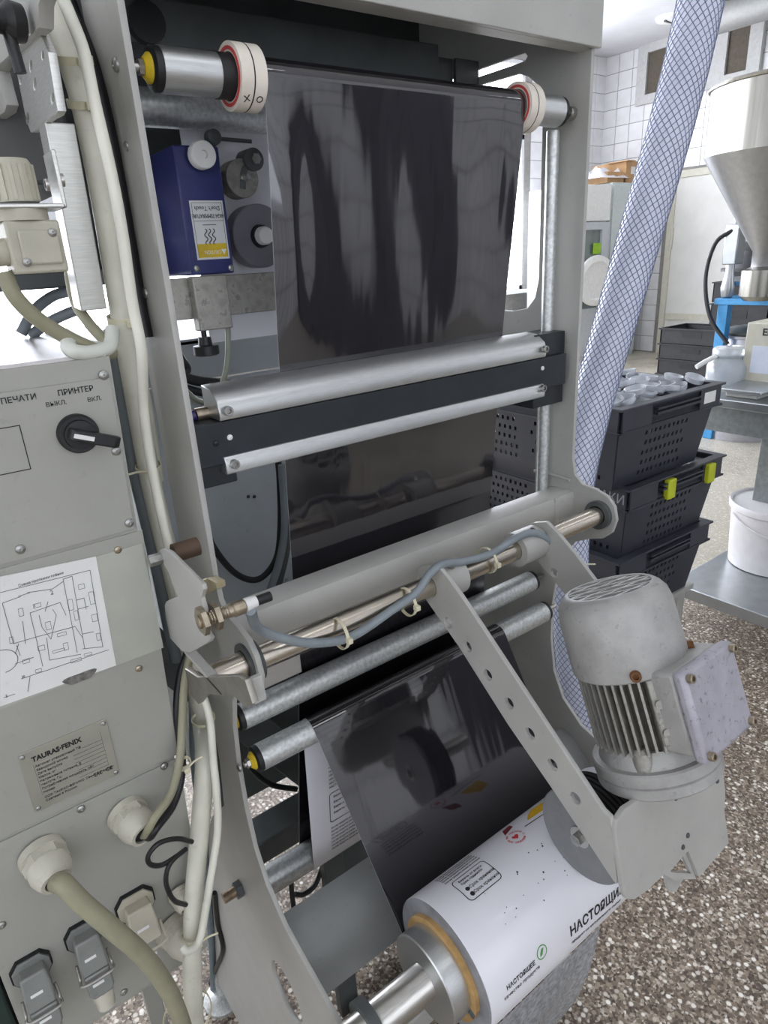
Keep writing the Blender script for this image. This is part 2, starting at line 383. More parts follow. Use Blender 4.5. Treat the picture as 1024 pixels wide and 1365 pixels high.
# ================================================================== MACHINE FRAME
XL,XR=.213,.79
YZ=lambda x: frame((x,0,0),(0,1,0),(0,0,1))     # local (u,v) = (y,z), normal +x
fr=thing('packaging_machine_frame','tall light grey steel frame of the film packaging machine, open side plates','machine')
front=[(.605,.42),(.605,-.30),(.600,-.325),(.585,-.337),(.562,-.339),(.540,-.345),(.527,-.358),(.522,-.378),(.528,-.399),(.543,-.413),(.566,-.421),(.592,-.434),(.611,-.457),(.624,-.50),(.632,-.56),(.632,-.63),(.623,-.69),(.601,-.735),(.562,-.768),(.50,-.787),(.44,-.803),(.405,-.815),(.388,-.832),(.386,-.87),(.41,-.93),(.50,-1.02),(.56,-1.12),(.60,-1.25),(.60,-1.36)]
left_out=front+[(1.02,-1.36),(.94,-1.10),(.85,-.86),(.78,-.76),(.715,-.69),(.698,-.60),(.695,-.40),(.695,.42)]
right_out=front+[(1.05,-1.36),(1.05,.42)]
c1=[(.680,-.045),(.680,.160),(.680,.186),(.692,.202),(.706,.213),(.724,.2205),(.761,.2215),(.80,.2225),(.95,.2225),(.97,.20),(.97,-.06),(.95,-.085),(.73,-.090),(.70,-.085),(.686,-.070)]
c2=rrect(.676,-.445,.97,-.165,.02)
slot=[(.713,.233),(.709,.2375),(.713,.242),(.95,.2425),(.95,.2335)]
bore=circle(.551,-.376,.0175)
foot_hole=circle(.592,-.925,.042,28)
new('side_plate',holed('side_plate',[left_out,bore,foot_hole],.006,YZ(XL+.003),bev=.0008),fr,paint)
new('side_plate',holed('side_plate',[right_out,c1,c2,slot,bore],.006,YZ(XR+.003),bev=.0008),fr,paint)
# top hood
h=new('top_hood',MB().box((XL-.004,.598,.222),(XR+.010,.605,.50)),fr,paint,bev=.001)
new('hood_lip',MB().box((XL+.006,.605,.222),(XR,.625,.226)),h,paint)
new('hood_ceiling',MB().box((XL+.006,.605,.335),(XR,1.05,.341)),fr,darkgrey)
new('hood_back',MB().box((XL+.006,.93,.112),(XR,.936,.34)),fr,darkgrey)
new('hood_channel',MB().box((XL+.006,.745,.207),(.665,.751,.246)).box((XL+.006,.751,.240),(.665,.80,.246)).box((XL+.006,.751,.207),(.665,.80,.212)),fr,darkgrey,bev=.0015)
new('bracket_plate',MB().box((.745,.800,.165),(.790,.806,.252)).box((.690,.806,.165),(.745,.812,.252)),fr,darkgrey,bev=.001)
new('hood_lug',MB().cyl((.285,.735,.222),(.285,.744,.222),.018,seg=20),fr,black)
# cross beam with a bent top edge
b=MB(); P=[(.600,-.418),(.598,-.36),(.601,-.353),(.609,-.350),(.640,-.353),(.640,-.356),(.611,-.354),(.603,-.358),(.602,-.418)]
b.prism(P,XL+.006,XR,YZ(0)); new('cross_beam',b,fr,paint)
new('beam_end_cap',MB().box((XR-.045,.596,-.42),(XR-.038,.600,-.352)),fr,paint,bev=.001)
# lower cross members
lc=new('guide_trough',MB().prism([(.600,-.800),(.578,-.806),(.545,-.832),(.522,-.866),(.519,-.866),(.542,-.829),(.576,-.802),(.600,-.796)],XL+.006,XR,YZ(0)),fr,mat('trough_grey',(140,142,140),.45,.2,var=.08,scale=12,dirt=.3))
new('foot_rail',MB().box((XL+.006,.66,-1.39),(XR,.74,-1.34)),fr,paint,bev=.003)
for x in (XL+.003,XR+.012):
    for y in (.586,.98):
        f=new('levelling_foot',MB().lathe((x,y,-EYE),(0,0,1),[(0,.038),(.008,.038),(.02,.02),(.022,.008),(.09,.008)],20),fr,galv)
# bolts that carry the roller axles, seen on the outer face
for (y,z) in ((.63,.157),(.625,-.561),(.64,.10),(.66,-.02)): screw(fr,(XL,y,z),(-1,0,0),.0055 if z!=.10 else .004,kind='pan',name='axle_bolt')
screw(fr,(XR,.63,.157),(-1,0,0),.0075,kind='cap',name='axle_bolt')
new('bearing_ring',MB().ring((XL-.003,.551,-.376),(XL+.012,.551,-.376),.0215,.0145),fr,darkgrey)
new('bearing_ring',MB().ring((XR-.008,.551,-.376),(XR+.012,.551,-.376),.0215,.0145),fr,darkgrey)
new('weld_seam',MB().tube([(XR-.002,.606,-.335),(XR-.002,.64,-.333),(XR-.002,.676,-.335)],.0025,seg=8),fr,paint)
# machine body behind the film
bd=thing('machine_housing','grey sheet-metal machine body behind the film, with a stepped front','machine')
XB0,XB1=.26,.775
new('front_panel',MB().box((XB0,.955,-.155),(XB1,.965,-.098)),bd,inner,bev=.001)
new('front_panel',MB().box((XB0,.95,-.62),(XB1,.965,-.158)),bd,inner,bev=.001)
new('top_plate',MB().box((XB0,.955,-.104),(XB1,1.45,-.096)),bd,inner,bev=.001)
new('side_wall',MB().box((XB0,.965,-.62),(XB0+.008,1.45,-.104)),bd,inner)
new('lower_shell',MB().box((.30,1.02,-1.0),(XB1,1.4,-.62)),bd,darkgrey,bev=.004)
new('diagonal_brace',MB().box((-.03,-.006,-.32),(.03,.006,.32),Matrix.Translation((.36,.93,-.78))@Matrix.Rotation(-.55,4,'Y')),bd,darkgrey,bev=.002)
new('ledge',MB().box((.22,.80,-.93),(XB1,.86,-.885)),bd,darkgrey,bev=.003)
new('cover_disc',MB().lathe((.47,.949,-.62),(0,-1,0),[(0,.095),(.012,.095),(.014,.085),(.014,.03),(.02,.03),(.02,.0001)],36),bd,darkgrey)
for (px,py) in ((331,662),(339,662)): 
    p=at(px,py,y=.95); screw(bd,p,(0,-1,0),.003,m=black)
for (px,py) in ((382,772),(384,778)):
    p=at(px,py,y=.95); screw(bd,p,(0,-1,0),.003)
pw=new('post',MB().box((.385,.78,-1.40),(.425,.80,-.90)),bd,darkgrey,bev=.002)
new('stand_sheet',MB().box((.455,.86,-1.40),(.74,.865,-.90)),bd,darkgrey)
# ------------------------------------------------------------------ rollers
def roller(label,y,z,xa,xb,r,xl=XL+.006,xr=XR,cap=.006,mtube=galv,yel=True,group='guide rollers of the machine'):
    t=thing('guide_roller',label,'roller',group)
    new('tube',MB().lathe((xa,y,z),(1,0,0),[(0,r-.003),(0,r),(xb-xa,r),(xb-xa,r-.003)],36),t,mtube)
    for s,x in ((-1,xa),(1,xb)):
        new('end_cap',MB().lathe((x,y,z),(s,0,0),[(-.002,r*.97),(cap,r*.97),(cap+.0015,r*.86),(cap+.0015,r*.6),(cap-.002,r*.55)],32),t,black)
        if yel: new('bearing',MB().lathe((x+s*(cap-.002),y,z),(s,0,0),[(0,r*.68),(.005,r*.66),(.009,r*.42),(.009,r*.2)],24),t,yellow)
        new('axle_nut',MB().cyl((x+s*(cap+.006),y,z),(x+s*(cap+.011),y,z),.0062,seg=6),t,steel)
    new('axle',MB().cyl((xl,y,z),(xr,y,z),.0036,seg=12),t,steel)
    return t
tr=roller('aluminium top guide roller with yellow bearing cap and cream taped collars',.63,.157,.247,.757,.0175,mtube=alu)
for s,(x0,x1) in ((-1,(.311,.336)),(1,(.682,.706))):
    xi=x0-.013 if s<0 else x1
    new('black_sleeve',MB().lathe((xi if s<0 else x1-.001,.63,.157),(1,0,0),[(0,.0180),(.016 if s<0 else .004,.0180)],32),tr,black)
    c=new('tape_collar',MB().ring((x0,.63,.157),(x1,.63,.157),.0268,.019,40),tr,cream)
    xo=x0 if s<0 else x0
    new('red_band',MB().ring((x0-.0006,.63,.157),(x0+.001,.63,.157),.0232,.0205,40),c,redtape)
    new('pen_line',MB().ring(((x0+x1)/2-.0006,.63,.157),((x0+x1)/2+.0006,.63,.157),.02695,.0262,40),c,inkm)
# pen marks on the left collar: X and O
def wrap_roll(me,x,y,z,R,th0):
    for v in me.vertices:
        th=math.radians(th0)+v.co.y/R; rr=R+v.co.z
        v.co=Vector((x+v.co.x,y-rr*math.cos(th),z+rr*math.sin(th)))
    return me
lc_=[c for c in tr.children if c.name.startswith('tape_collar')][0]
for ch,x in (('X',.3175),('O',.3300)):
    me=wrap_roll(textmesh(ch,.009,Matrix.Rotation(.3,4,'Z'),sx=1.0),x,.63,.157,.0269,-48)
    new('pen_mark',me,lc_,inkm)
roller('galvanised guide roller just under the pivot shaft, film passing behind it',.653,-.515,.235,.757,.0168)
roller('galvanised guide roller carrying the film web down to the reel',.625,-.561,.239,.758,.0168)
roller('lowest galvanised guide roller with a black end cap near the floor',.695,-.842,.243,.757,.0205,yel=False)
mr=roller('dark steel idler roller beside the date printer',.80,.163,.245,.757,.019,mtube=galv,yel=False)
# ------------------------------------------------------------------ film web
def film_mat():
    m=bpy.data.materials.new('glossy_black_film'); m.use_nodes=True; nt=m.node_tree; N=nt.nodes; L=nt.links; b=N['Principled BSDF']
    b.inputs['Base Color'].default_value=srgb((30,28,32)); b.inputs['IOR'].default_value=1.75; b.inputs['Specular IOR Level'].default_value=.8
    tc=N.new('ShaderNodeTexCoord'); mp=N.new('ShaderNodeMapping'); mp.inputs['Scale'].default_value=(1,.12,.12); L.new(tc.outputs['Object'],mp.inputs[0])
    nz=N.new('ShaderNodeTexNoise'); nz.inputs['Scale'].default_value=12; nz.inputs['Detail'].default_value=3.2; nz.inputs['Roughness'].default_value=.55; L.new(mp.outputs[0],nz.inputs[0])
    bp=N.new('ShaderNodeBump'); bp.inputs['Strength'].default_value=.20; bp.inputs['Distance'].default_value=.007; L.new(nz.outputs[0],bp.inputs['Height']); L.new(bp.outputs[0],b.inputs['Normal'])
    rr=N.new('ShaderNodeMapRange'); rr.inputs[3].default_value=.03; rr.inputs[4].default_value=.11
    n2=N.new('ShaderNodeTexNoise'); n2.inputs['Scale'].default_value=9; L.new(tc.outputs['Object'],n2.inputs[0]); L.new(n2.outputs[0],rr.inputs[0]); L.new(rr.outputs[0],b.inputs['Roughness'])
    return m
filmb=film_mat(); filmw=mat('white_film_print_side',(226,226,230),.28,var=.02,scale=8,coat=.2)
def arc(cy,cz,r,a0,a1,n): return [(cy+r*math.cos(math.radians(a0+(a1-a0)*k/n)),cz+r*math.sin(math.radians(a0+(a1-a0)*k/n))) for k in range(n+1)]
rt=.0178
# web path in (y, z, x_left): idler, top roller, behind the clamp bar, lowest roller, return roller, reel
path=[]
path+= [(.8195,-.09,.335),(.8195,0,.335),(.8195,.08,.335)]+[(y,z,.335) for y,z in arc(.80,.163,.0195,0,90,6)]
path+= [(y,z,.337) for y,z in arc(.63,.157,rt,88,184,10)]
for k in range(1,13):
    t=k/13; path.append((.6125+(.650-.6125)*t,.155+(-.137-.155)*t,.337))
path+= [(.650,-.140,.337)]
for k in range(1,9): t=k/9; path.append((.650+(.676-.650)*t,-.14+(-.515+.14)*t,.337-.007*t))
for k in range(0,6): t=k/6; path.append((.676+(.7165-.676)*t,-.515+(-.842+.515)*t,.330-.015*t))
path+= [(y,z,.315) for y,z in arc(.695,-.842,.0212,0,-180,8)]
for k in range(1,7): t=k/7; path.append((.6738+(.6425-.6738)*t,-.842+(-.561+.842)*t,.315-.005*t))
path+= [(y,z,.310) for y,z in arc(.625,-.561,rt,0,146,8)]
p0=path[-1]
for k in range(1,10): t=k/9; path.append((p0[0]+(.4925-p0[0])*t,p0[1]+(-.838-p0[1])*t,.310+.037*t))
WF=.343
def web(off,name,m,parent):
    NX=26; vs=[]; fs=[]; n=len(path)
    for i,(y,z,xl) in enumerate(path):
        a=path[max(i-1,0)]; c=path[min(i+1,n-1)]; ty,tz=c[0]-a[0],c[1]-a[1]; l=math.hypot(ty,tz) or 1
        ny,nz=-tz/l,ty/l            # left normal of the running direction
        for k in range(NX+1):
            u=k/NX; wob=.0012*math.sin(u*19+z*9)*math.sin(PI*min(1,abs(z-.15)*4)) if z<.14 and abs(z+.14)>.03 and z>-.80 else 0
            if u<.12 and -.10<z<.14: wob+=.004*math.sin(u/.12*PI)*math.sin((z+.10)/.24*PI)
            vs.append((xl+WF*u,y+ny*off+(-wob if .0<1 else 0),z+nz*off))
    for i in range(n-1):
        for k in range(NX): fs.append((i*(NX+1)+k,i*(NX+1)+k+1,(i+1)*(NX+1)+k+1,(i+1)*(NX+1)+k))
    return new(name,MB().add(vs,fs).mesh(name,80),parent,m)
fw_=thing('film_web','glossy black packaging film running over the rollers down to the reel, white printed reverse','film')
web(-.0004,'black_face',filmb,fw_); wf=web(.0004,'printed_face',filmw,fw_)
# ------------------------------------------------------------------ reel of film
RC=(.42,-.80); RR=.080
rl=thing('film_reel','white printed film roll on the lower shaft, black outer turn leaving it','film roll')
b=MB(); prof=[(0,.058),(0,.079)]+[(.0004,.0797),(.001,RR),(.343,RR),(.344,.058)]
new('wound_film',MB().lathe((.35,)+RC,(1,0,0),prof,72),rl,filmw)
edge=mat('film_edge_layers',(140,142,146),.45,var=.25,scale=30)
new('edge_layers',MB().ring((.3492,)+RC,(.3505,)+RC,.0794,.060,64),rl,edge)
kraft=mat('cardboard_core',(186,150,96),.8,var=.15,scale=60)
new('cardboard_core',MB().ring((.343,)+RC,(.70,)+RC,.0615,.0535,56),rl,kraft)
ink=mat('print_black',(34,34,38),.5,var=.1); redi=mat('print_red',(206,52,58),.5); yeli=mat('print_yellow',(226,178,30),.5); grni=mat('print_green',(96,160,84),.5); drk=mat('print_maroon',(122,34,40),.5)
def rollprint(me,x,th,m,name='print',off=.0003): 
    for v in me.vertices:
        a=math.radians(th)+v.co.y/RR; rr=RR+off+max(0,v.co.z); v.co=Vector((x+v.co.x,RC[0]-rr*math.cos(a),RC[1]+rr*math.sin(a)))
    return new(name,me,rl,m)
def flat(loops): return holed('print',loops,.0002,Matrix.Identity(4))
def dense(lp,n=4):
    out=[]
    for i in range(len(lp)):
        a,c=lp[i],lp[(i+1)%len(lp)]
        for k in range(n): out.append((a[0]+(c[0]-a[0])*k/n,a[1]+(c[1]-a[1])*k/n))
    return out
I4=Matrix.Identity(4)
rollprint(flat([dense(rrect(-.0275,-.019,.0275,.019,.006),3),dense(rrect(-.0265,-.018,.0265,.018,.0052),3)]),.416,98,ink,'print_frame')
for i,(tx,sz,dy,dx) in enumerate((('Беречь от влаги',.0052,.012,0),('Срок годности',.0052,.0065,-.002),('Срок хранения',.0060,-.003,.006),('Срок хранения',.0060,-.0115,.006))):
    rollprint(textmesh(tx,sz,Matrix.Translation((dx,0,0)),sx=.95),.416,98+math.degrees(dy/RR),ink,'print_line')
for dy in (-.003,-.0115): rollprint(flat([dense(circle(0,0,.003,10),2)]),.398,98+math.degrees(dy/RR),ink,'print_icon')
for i in range(5): rollprint(textmesh('Состав продукта указан на этикетке',.0042,I4,sx=.80),.415,116+i*4.2,ink,'print_line')
# round heart emblem
n=24
heart=[(.0052*math.sin(t)**3*1.0,.0048*(13*math.cos(t)-5*math.cos(2*t)-2*math.cos(3*t)-math.cos(4*t))/15) for t in [2*PI*k/n for k in range(n)]]
rollprint(flat([heart]),.502,109,redi,'heart_emblem')
def ringtext(s,x,th,r,sz,m,a0=90):
    for i,c in enumerate(s):
        if c==' ': continue
        a=math.radians(a0-i*360/len(s)); M=Matrix.Translation((r*math.cos(a),r*math.sin(a),0))@Matrix.Rotation(a-PI/2,4,'Z')
        rollprint(textmesh(c,sz,M),x,th,m,'emblem_lettering')
ringtext('СДЕЛАНО С ЛЮБОВЬЮ ДЛЯ ВАС ',.502,109,.0115,.0042,redi)
rollprint(flat([dense([(-.022,-.006),(.020,-.010),(.026,.010),(.004,.014),(-.012,.004)],6)]),.560,122,yeli,'print_shape')
rollprint(flat([dense([(-.018,-.006),(.004,.002),(.006,.014),(-.010,.010)],6)]),.515,124,drk,'print_shape')
rollprint(flat([dense([(-.020,0),(.05,-.006),(.05,-.0075),(-.020,-.0015)],8)]),.545,113,ink,'print_line')
rollprint(textmesh('НАСТОЯЩИЙ',.0175,Matrix.Rotation(-.07,4,'Z'),align='LEFT',sx=.95,bold=.0005),.486,13,ink,'print_title')
rollprint(textmesh('продукт из натурального сырья',.0065,Matrix.Rotation(-.07,4,'Z'),align='LEFT'),.488,1,ink,'print_line')
rollprint(textmesh('НАСТОЯЩЕЕ',.0075,I4,bold=.0002),.400,16,ink,'print_title'); rollprint(textmesh('качество продукта',.0065,I4),.400,9,ink,'print_line')
rollprint(flat([dense(circle(0,0,.0085,22),1),dense(circle(0,0,.0072,22),1)]),.437,19,grni,'leaf_emblem')
rollprint(flat([dense([(-.004,-.004),(0,-.003),(.004,.004),(.0,.004),(-.003,.0)],3)]),.437,19,grni,'leaf_emblem')
for k in range(26):
    rollprint(flat([circle(0,0,random.choice((.0006,.0009,.0013)),7)]),random.uniform(.40,.60),random.uniform(28,92),ink,'print_dot')
# print on the white face of the web between the two lower rollers, and near the printer
def webprint(me,px,pz,yoff,m,par=wf):
    """place flat print on the sheet running from the lowest roller (y .6738, z -.842) to the return roller (y .6425, z -.561)"""
    for v in me.vertices:
        z=pz+v.co.y; t=(z+.842)/.281; y=.6738+(.6425-.6738)*t-.0012-max(0,v.co.z); v.co=Vector((px+v.co.x,y,z))
    new('print',me,par,m)
webprint(flat([rrect(-.026,-.03,.03,.03,.005),rrect(-.025,-.029,.029,.029,.0045)]),.372,-.742,0,ink)
for k in range(4): webprint(textmesh('Беречь от влаги',.006,I4,sx=.9),.374,-.722-.011*k,0,ink)
for k in range(7): webprint(textmesh('Состав продукта указан здесь',.005,I4,sx=.72),.374,-.784-.0075*k,0,ink)
for k in range(9): webprint(textmesh('НАСТОЯЩИЙ продукт',.006,I4,sx=.72),.37,-.700+.0078*k,0,ink)
# ------------------------------------------------------------------ reel shaft with hub flange
sh=thing('reel_shaft','thick machined steel reel shaft with a round clamping hub, at the film roll','shaft')
new('shaft',MB().lathe((.20,)+RC,(1,0,0),[(0,.019),(.003,.0215),(.62,.0215),(.625,.018)],32),sh,steel)
new('hub',MB().lathe((.318,)+RC,(1,0,0),[(0,.0225),(0,.052),(.0015,.0535),(.042,.0535),(.042,.0225)],48),sh,alu)
new('hub',MB().lathe((.69,)+RC,(1,0,0),[(0,.0225),(0,.0535),(.03,.0535),(.03,.0225)],48),sh,alu)
a=math.radians(-15); screw(sh,(.347,RC[0]-.0535*math.cos(a),RC[1]+.0535*math.sin(a)),(0,-math.cos(a),math.sin(a)),.0065,m=darkgrey,kind='cap',name='set_screw')
new('stop_collar',MB().ring((.232,)+RC,(.244,)+RC,.031,.0214),sh,darkgrey)
# ------------------------------------------------------------------ clamp bar across the film
cb=thing('film_clamp_bar','dark anodised crossbar with two aluminium bars clamping the film','clamp bar')
new('main_bar',MB().box((XL+.006,.612,-.186),(.775,.640,-.143)),cb,blackm,bev=.001)
new('end_block',MB().box((.718,.622,-.215),(.783,.665,-.113)),cb,blackm,bev=.0015)
new('end_block',MB().box((XL+.006,.622,-.21),(.262,.665,-.18)),cb,blackm,bev=.0015)
P=[(.646,-.110),(.626,-.112),(.612,-.122),(.608,-.134),(.610,-.142),(.646,-.142)]
new('upper_bar',MB().prism(P,.247,.728,YZ(0)),cb,alu,bev=.001)
P=[(.640,-.178),(.610,-.178),(.606,-.184),(.607,-.196),(.640,-.198)]
new('lower_bar',MB().prism(P,.245,.725,YZ(0)),cb,alu,bev=.001)
for x,z in ((.2545,-.132),(.720,-.130),(.2535,-.186),(.718,-.183)): screw(cb,(x,.607,z),(0,-1,0),.0048,kind='cap')
for x,z,m,r in ((.2555,-.160,whitep,.003),(.724,-.157,whitep,.003),(.2405,-.163,black,.003)): screw(cb,(x,.612,z),(0,-1,0),r,m=m,name='rivet')
rod=solo('guide_rod',MB().cyl((.772,.646,-.47),(.772,.646,.140),.0085,seg=20,bev=.001),galv,'vertical polished guide rod in front of the right side plate','rod')

new('spreader_block',MB().box((.222,.600,-.452),(.298,.618,-.422)),fr,alu,bev=.001)
tailm=mat('film_tail_clear',(176,180,184),.25,var=.25,scale=160,trans=.35)
def tail():
    vs=[]; fs=[]; n=14; rows=[]
    a0=math.radians(-22)
    for j in range(n+1):
        t=j/n; y=RC[0]-(RR+.001)*math.cos(a0)+.10*t*t*.6; z=RC[1]+(RR+.001)*math.sin(a0)-.26*t
        for i in range(11): u=i/10; vs.append((.365+.19*u-.03*t*u,y+.006*math.sin(u*9+t*4)*t,z))
    for j in range(n):
        for i in range(10): fs.append((j*11+i,j*11+i+1,(j+1)*11+i+1,(j+1)*11+i))
    return MB().add(vs,fs)
new('loose_film_tail',tail(),rl,tailm)
# ================================================================== PIVOT SHAFT, DRIVE ARM, MOTOR
SY,SZ=.551,-.376
pv=thing('pivot_shaft','ground steel pivot shaft through both side plates above the guide rollers','shaft')
new('shaft',MB().cyl((.166,SY,SZ),(.80,SY,SZ),.0135,seg=28,bev=.001),pv,shaftm)
ar=thing('swing_arm_bracket','light grey U-shaped swing arm with a row of holes, hung from the pivot shaft','bracket')
arm_top=[(.517,-.352),(.486,-.374),(.385,-.452),(.291,-.527)]; 
arm=[(.556,-.350),(.535,-.343),(.517,-.352),(.486,-.374),(.385,-.455),(.292,-.529),(.284,-.531),(.282,-.534),(.269,-.606),(.270,-.609),(.274,-.607),(.354,-.548),(.421,-.501),(.500,-.437),(.566,-.392),(.574,-.375),(.569,-.358)]
holes=[circle(y,z,.0068,18) for y,z in ((.518,-.413),(.485,-.430),(.452,-.452),(.419,-.472),(.388,-.494),(.356,-.515),(.325,-.538))]
bore=circle(SY,SZ,.0137)
new('arm',holed('arm',[arm,bore]+holes,.006,YZ(.459),bev=.0007),ar,paint)
new('arm',holed('arm',[arm,bore]+[holes[0]]+holes[2:],.006,YZ(.652),bev=.0007),ar,paint)
for a,c in ((.462,.503),(.606,.649)):
    cl=new('collar',MB().ring((a,SY,SZ),(c,SY,SZ),.0235,.0138,36),ar,paint)
    screw(cl,((a+c)/2,SY-.010,SZ+.0215),(0,-.35,.94),.0055,kind='cap',name='clamp_screw')
# base of the U: plane through (y .283,z -.532) and (y .266,z -.61), normal towards the front
ub=Vector((0,.018,.079)).normalized(); UB=frame((0,.2815,-.532),(1,0,0),ub)      # local x = X, local y = up the plate
base=[(.461,-.002),(.475,.003),(.547,-.006),(.60,-.014),(.655,-.022),(.655,-.078),(.649,-.10),(.651,-.144),(.585,-.148),(.570,-.105),(.493,-.104),(.470,-.100),(.459,-.092),(.456,-.085),(.456,-.010)]
new('base_plate',holed('base_plate',[base,[(.561,-.108),(.566,-.111),(.578,-.139),(.548,-.118)]][:1],.006,UB,bev=.0007),ar,paint)
for lx,ly in ((.559,-.032),(.545,-.024),(.64,-.055),(.572,-.086),(.561,-.094)): screw(ar,UB@Vector((lx,ly,.003)),UB.to_3x3()@Vector((0,0,1)),.003,m=darkgrey)
new('notch_brace',holed('notch_brace',[[(.571,-.105),(.526,-.1075),(.545,-.128),(.586,-.154)],[(.567,-.112),(.540,-.1145),(.552,-.124),(.577,-.141)]],.004,UB@Matrix.Translation((0,0,-.004))),ar,paint)
new('lower_guard',MB().prism([(.545,-.126),(.586,-.150),(.560,-.160),(.548,-.150)],-.016,-.012,UB),ar,paint)
# friction wheel pressing on the reel
WC=(.364,-.672)
fwh=thing('friction_wheel','grey friction wheel with black ribbed tyre pressing on the film roll','wheel')
wheelm=mat('grey_wheel_paint',(128,129,130),.55,var=.08,scale=40,dirt=.2)
new('disc',MB().lathe((.526,)+WC,(1,0,0),[(0,.0001),(0,.0585),(.0015,.060),(.008,.060),(.008,.0001)],64),fwh,wheelm)
prof=[(.008,.050),(.008,.0595)]
for k in range(5): prof+=[(.010+.007*k,.0612),(.0142+.007*k,.0612),(.0148+.007*k,.0585),(.0165+.007*k,.0585)]
prof+=[(.0475,.0595),(.0475,.050)]
new('ribbed_tyre',MB().lathe((.526,)+WC,(1,0,0),prof,64),fwh,rubber)
new('washer',MB().lathe((.526,)+WC,(-1,0,0),[(0,.0135),(.002,.0135),(.002,.006)],28),fwh,steel)
new('hex_bolt',MB().cyl((.524,)+WC,(.516,)+WC,.0078,seg=6).cyl((.516,)+WC,(.5155,)+WC,.003,seg=12),fwh,screwm)
new('hub_axle',MB().cyl((.534,)+WC,(.652,)+WC,.012,seg=20),fwh,steel)
# motor
MA=Vector((0,.38,.925)).normalized(); MO=Vector((.56,.302,-.519)); MN=Vector((0,-MA.z,MA.y))
MM=frame(MO,(1,0,0),-MN,MA)      # local: x, away from the front, up the motor axis
mo=thing('electric_motor','grey finned electric motor with vented cowl and side terminal box on the swing arm','motor')
motp=mat('motor_grey_paint',(168,167,163),.5,.25,var=.10,scale=45,bump=.15,bscale=180,dirt=.45,dth=.57)
new('flange',MB().lathe((0,0,0),(0,0,1),[(-.022,.030),(-.022,.064),(-.020,.066),(-.010,.066),(-.009,.0645),(-.007,.0665),(.004,.0665),(.006,.0645),(.006,.058),(.010,.056),(.022,.050)],56,MM),mo,motp)
new('stator',MB().lathe((0,0,0),(0,0,1),[(.006,.046),(.108,.046)],40,MM),mo,mat('grimy_casting',(96,92,84),.65,.5,var=.2,scale=90,dirt=.6))
fin=MB().box((.0455,-.0013,.022),(.0580,.0013,.106)).mesh('fin'); fin.materials.append(castalu)
for k in range(42):
    a=2*PI*k/42
    if abs((math.degrees(a)-270+180)%360-180)<26: continue
    new('fin',fin,mo,None,M=MM@Matrix.Rotation(a,4,'Z'))
for a in (236,): 
    R_=MM@Matrix.Rotation(math.radians(a),4,'Z')
    rb=new('boss_rib',MB().box((.046,-.006,.03),(.0600,.006,.10)),mo,castalu,bev=.002,M=R_)
    for z in (.045,.075): new('boss',MB().cyl((.058,0,z),(.063,0,z),.0045,seg=12),rb,castalu)
for a in (205,290,20,110): new('flange_lug',MB().lathe((.049*math.cos(math.radians(a)),.049*math.sin(math.radians(a)),0),(0,0,1),[(.0,.011),(.024,.010),(.028,.006)],18,MM),mo,castalu)
cw=new('fan_cowl',MB().lathe((0,0,0),(0,0,1),[(.100,.0585),(.102,.0605),(.112,.0612),(.165,.0600),(.176,.0575),(.183,.0525),(.187,.0475),(.187,.0440),(.183,.0440),(.178,.050),(.110,.056)],56,MM),mo,motp)
new('grille_back',MB().lathe((0,0,0),(0,0,1),[(.168,.0001),(.168,.0455),(.166,.0455)],40,MM),cw,black)
for k in range(-3,4):
    off=k*.0135; L_=math.sqrt(max(0,.0452**2-off**2))
    new('grille_bar',MB().box((off-.0014,-L_,.1835),(off+.0014,L_,.1865),MM@Matrix.Rotation(.75,4,'Z')),cw,motp)
for k in range(-2,3):
    off=k*.0165; L_=math.sqrt(max(0,.0452**2-off**2))
    new('grille_bar',MB().box((-L_,off-.0018,.183),(L_,off+.0018,.186),MM@Matrix.Rotation(-.2,4,'Z')),cw,motp)
for a in (222,305): 
    aa=math.radians(a); p=MM@Vector((.0605*math.cos(aa),.0605*math.sin(aa),.109)); nn=MM.to_3x3()@Vector((math.cos(aa),math.sin(aa),0)); screw(cw,p,nn,.0055,m=rust,kind='cap')
# terminal box on the front of the motor; local y = -front distance
tb=new('terminal_box',MB().box((-.034,-.074,.022),(.052,-.040,.108),MM),mo,motp,bev=.004)
lidm=mat('terminal_lid',(172,170,178),.45,.2,var=.08,scale=40,dirt=1.0,dth=.565,dscale=130)
new('lid',MB().box((-.037,-.088,.018),(.055,-.074,.111),MM),tb,lidm,bev=.005)
for x,z in ((-.030,.026),(-.030,.104),(.048,.026),(.048,.104)): screw(tb,MM@Vector((x,-.088,z)),MN,.0045,m=brass,kind='cap')
new('name_tag',MB().box((.056,-.02,.05),(.0575,.015,.085),MM),mo,steel)
# ================================================================== LATCH, SENSOR BRACKET, SENSOR
def polyx(name,pts,x,t,m,parent,bev=.0007):
    q=[at(px,py,x=x) for px,py in pts]; return new(name,holed(name,[[(p.y,p.z) for p in q]],t,YZ(x),bev=bev),parent,m)
lt=thing('shaft_latch_plate','bare steel fork-shaped latch plate on the left end of the pivot shaft','latch')
latchm=mat('bare_steel_plate',(160,156,146),.4,.85,var=.12,scale=50)
q=AX([(250,890),(267,901),(298,900),(321,899),(331,905),(341,936),(332,941),(313,924),(303,926),(279,924),(268,937),(257,924)],x=.163)
new('plate',holed('plate',[[(p.y,p.z) for p in q]],.006,YZ(.163),bev=.0008),lt,latchm)
a_=at(331,905,x=.166); b_=at(338,938,x=.166); 
new('tab',MB().box((.166,-.003,0),(.177,.003,(b_-a_).length),frame((0,a_.y,a_.z),(1,0,0),(0,0,1),(0,b_.y-a_.y,b_.z-a_.z))),lt,paint,bev=.001)
sb=thing('sensor_bracket','folded light grey bracket holding the proximity sensor beside the left plate','bracket')
XS=.160
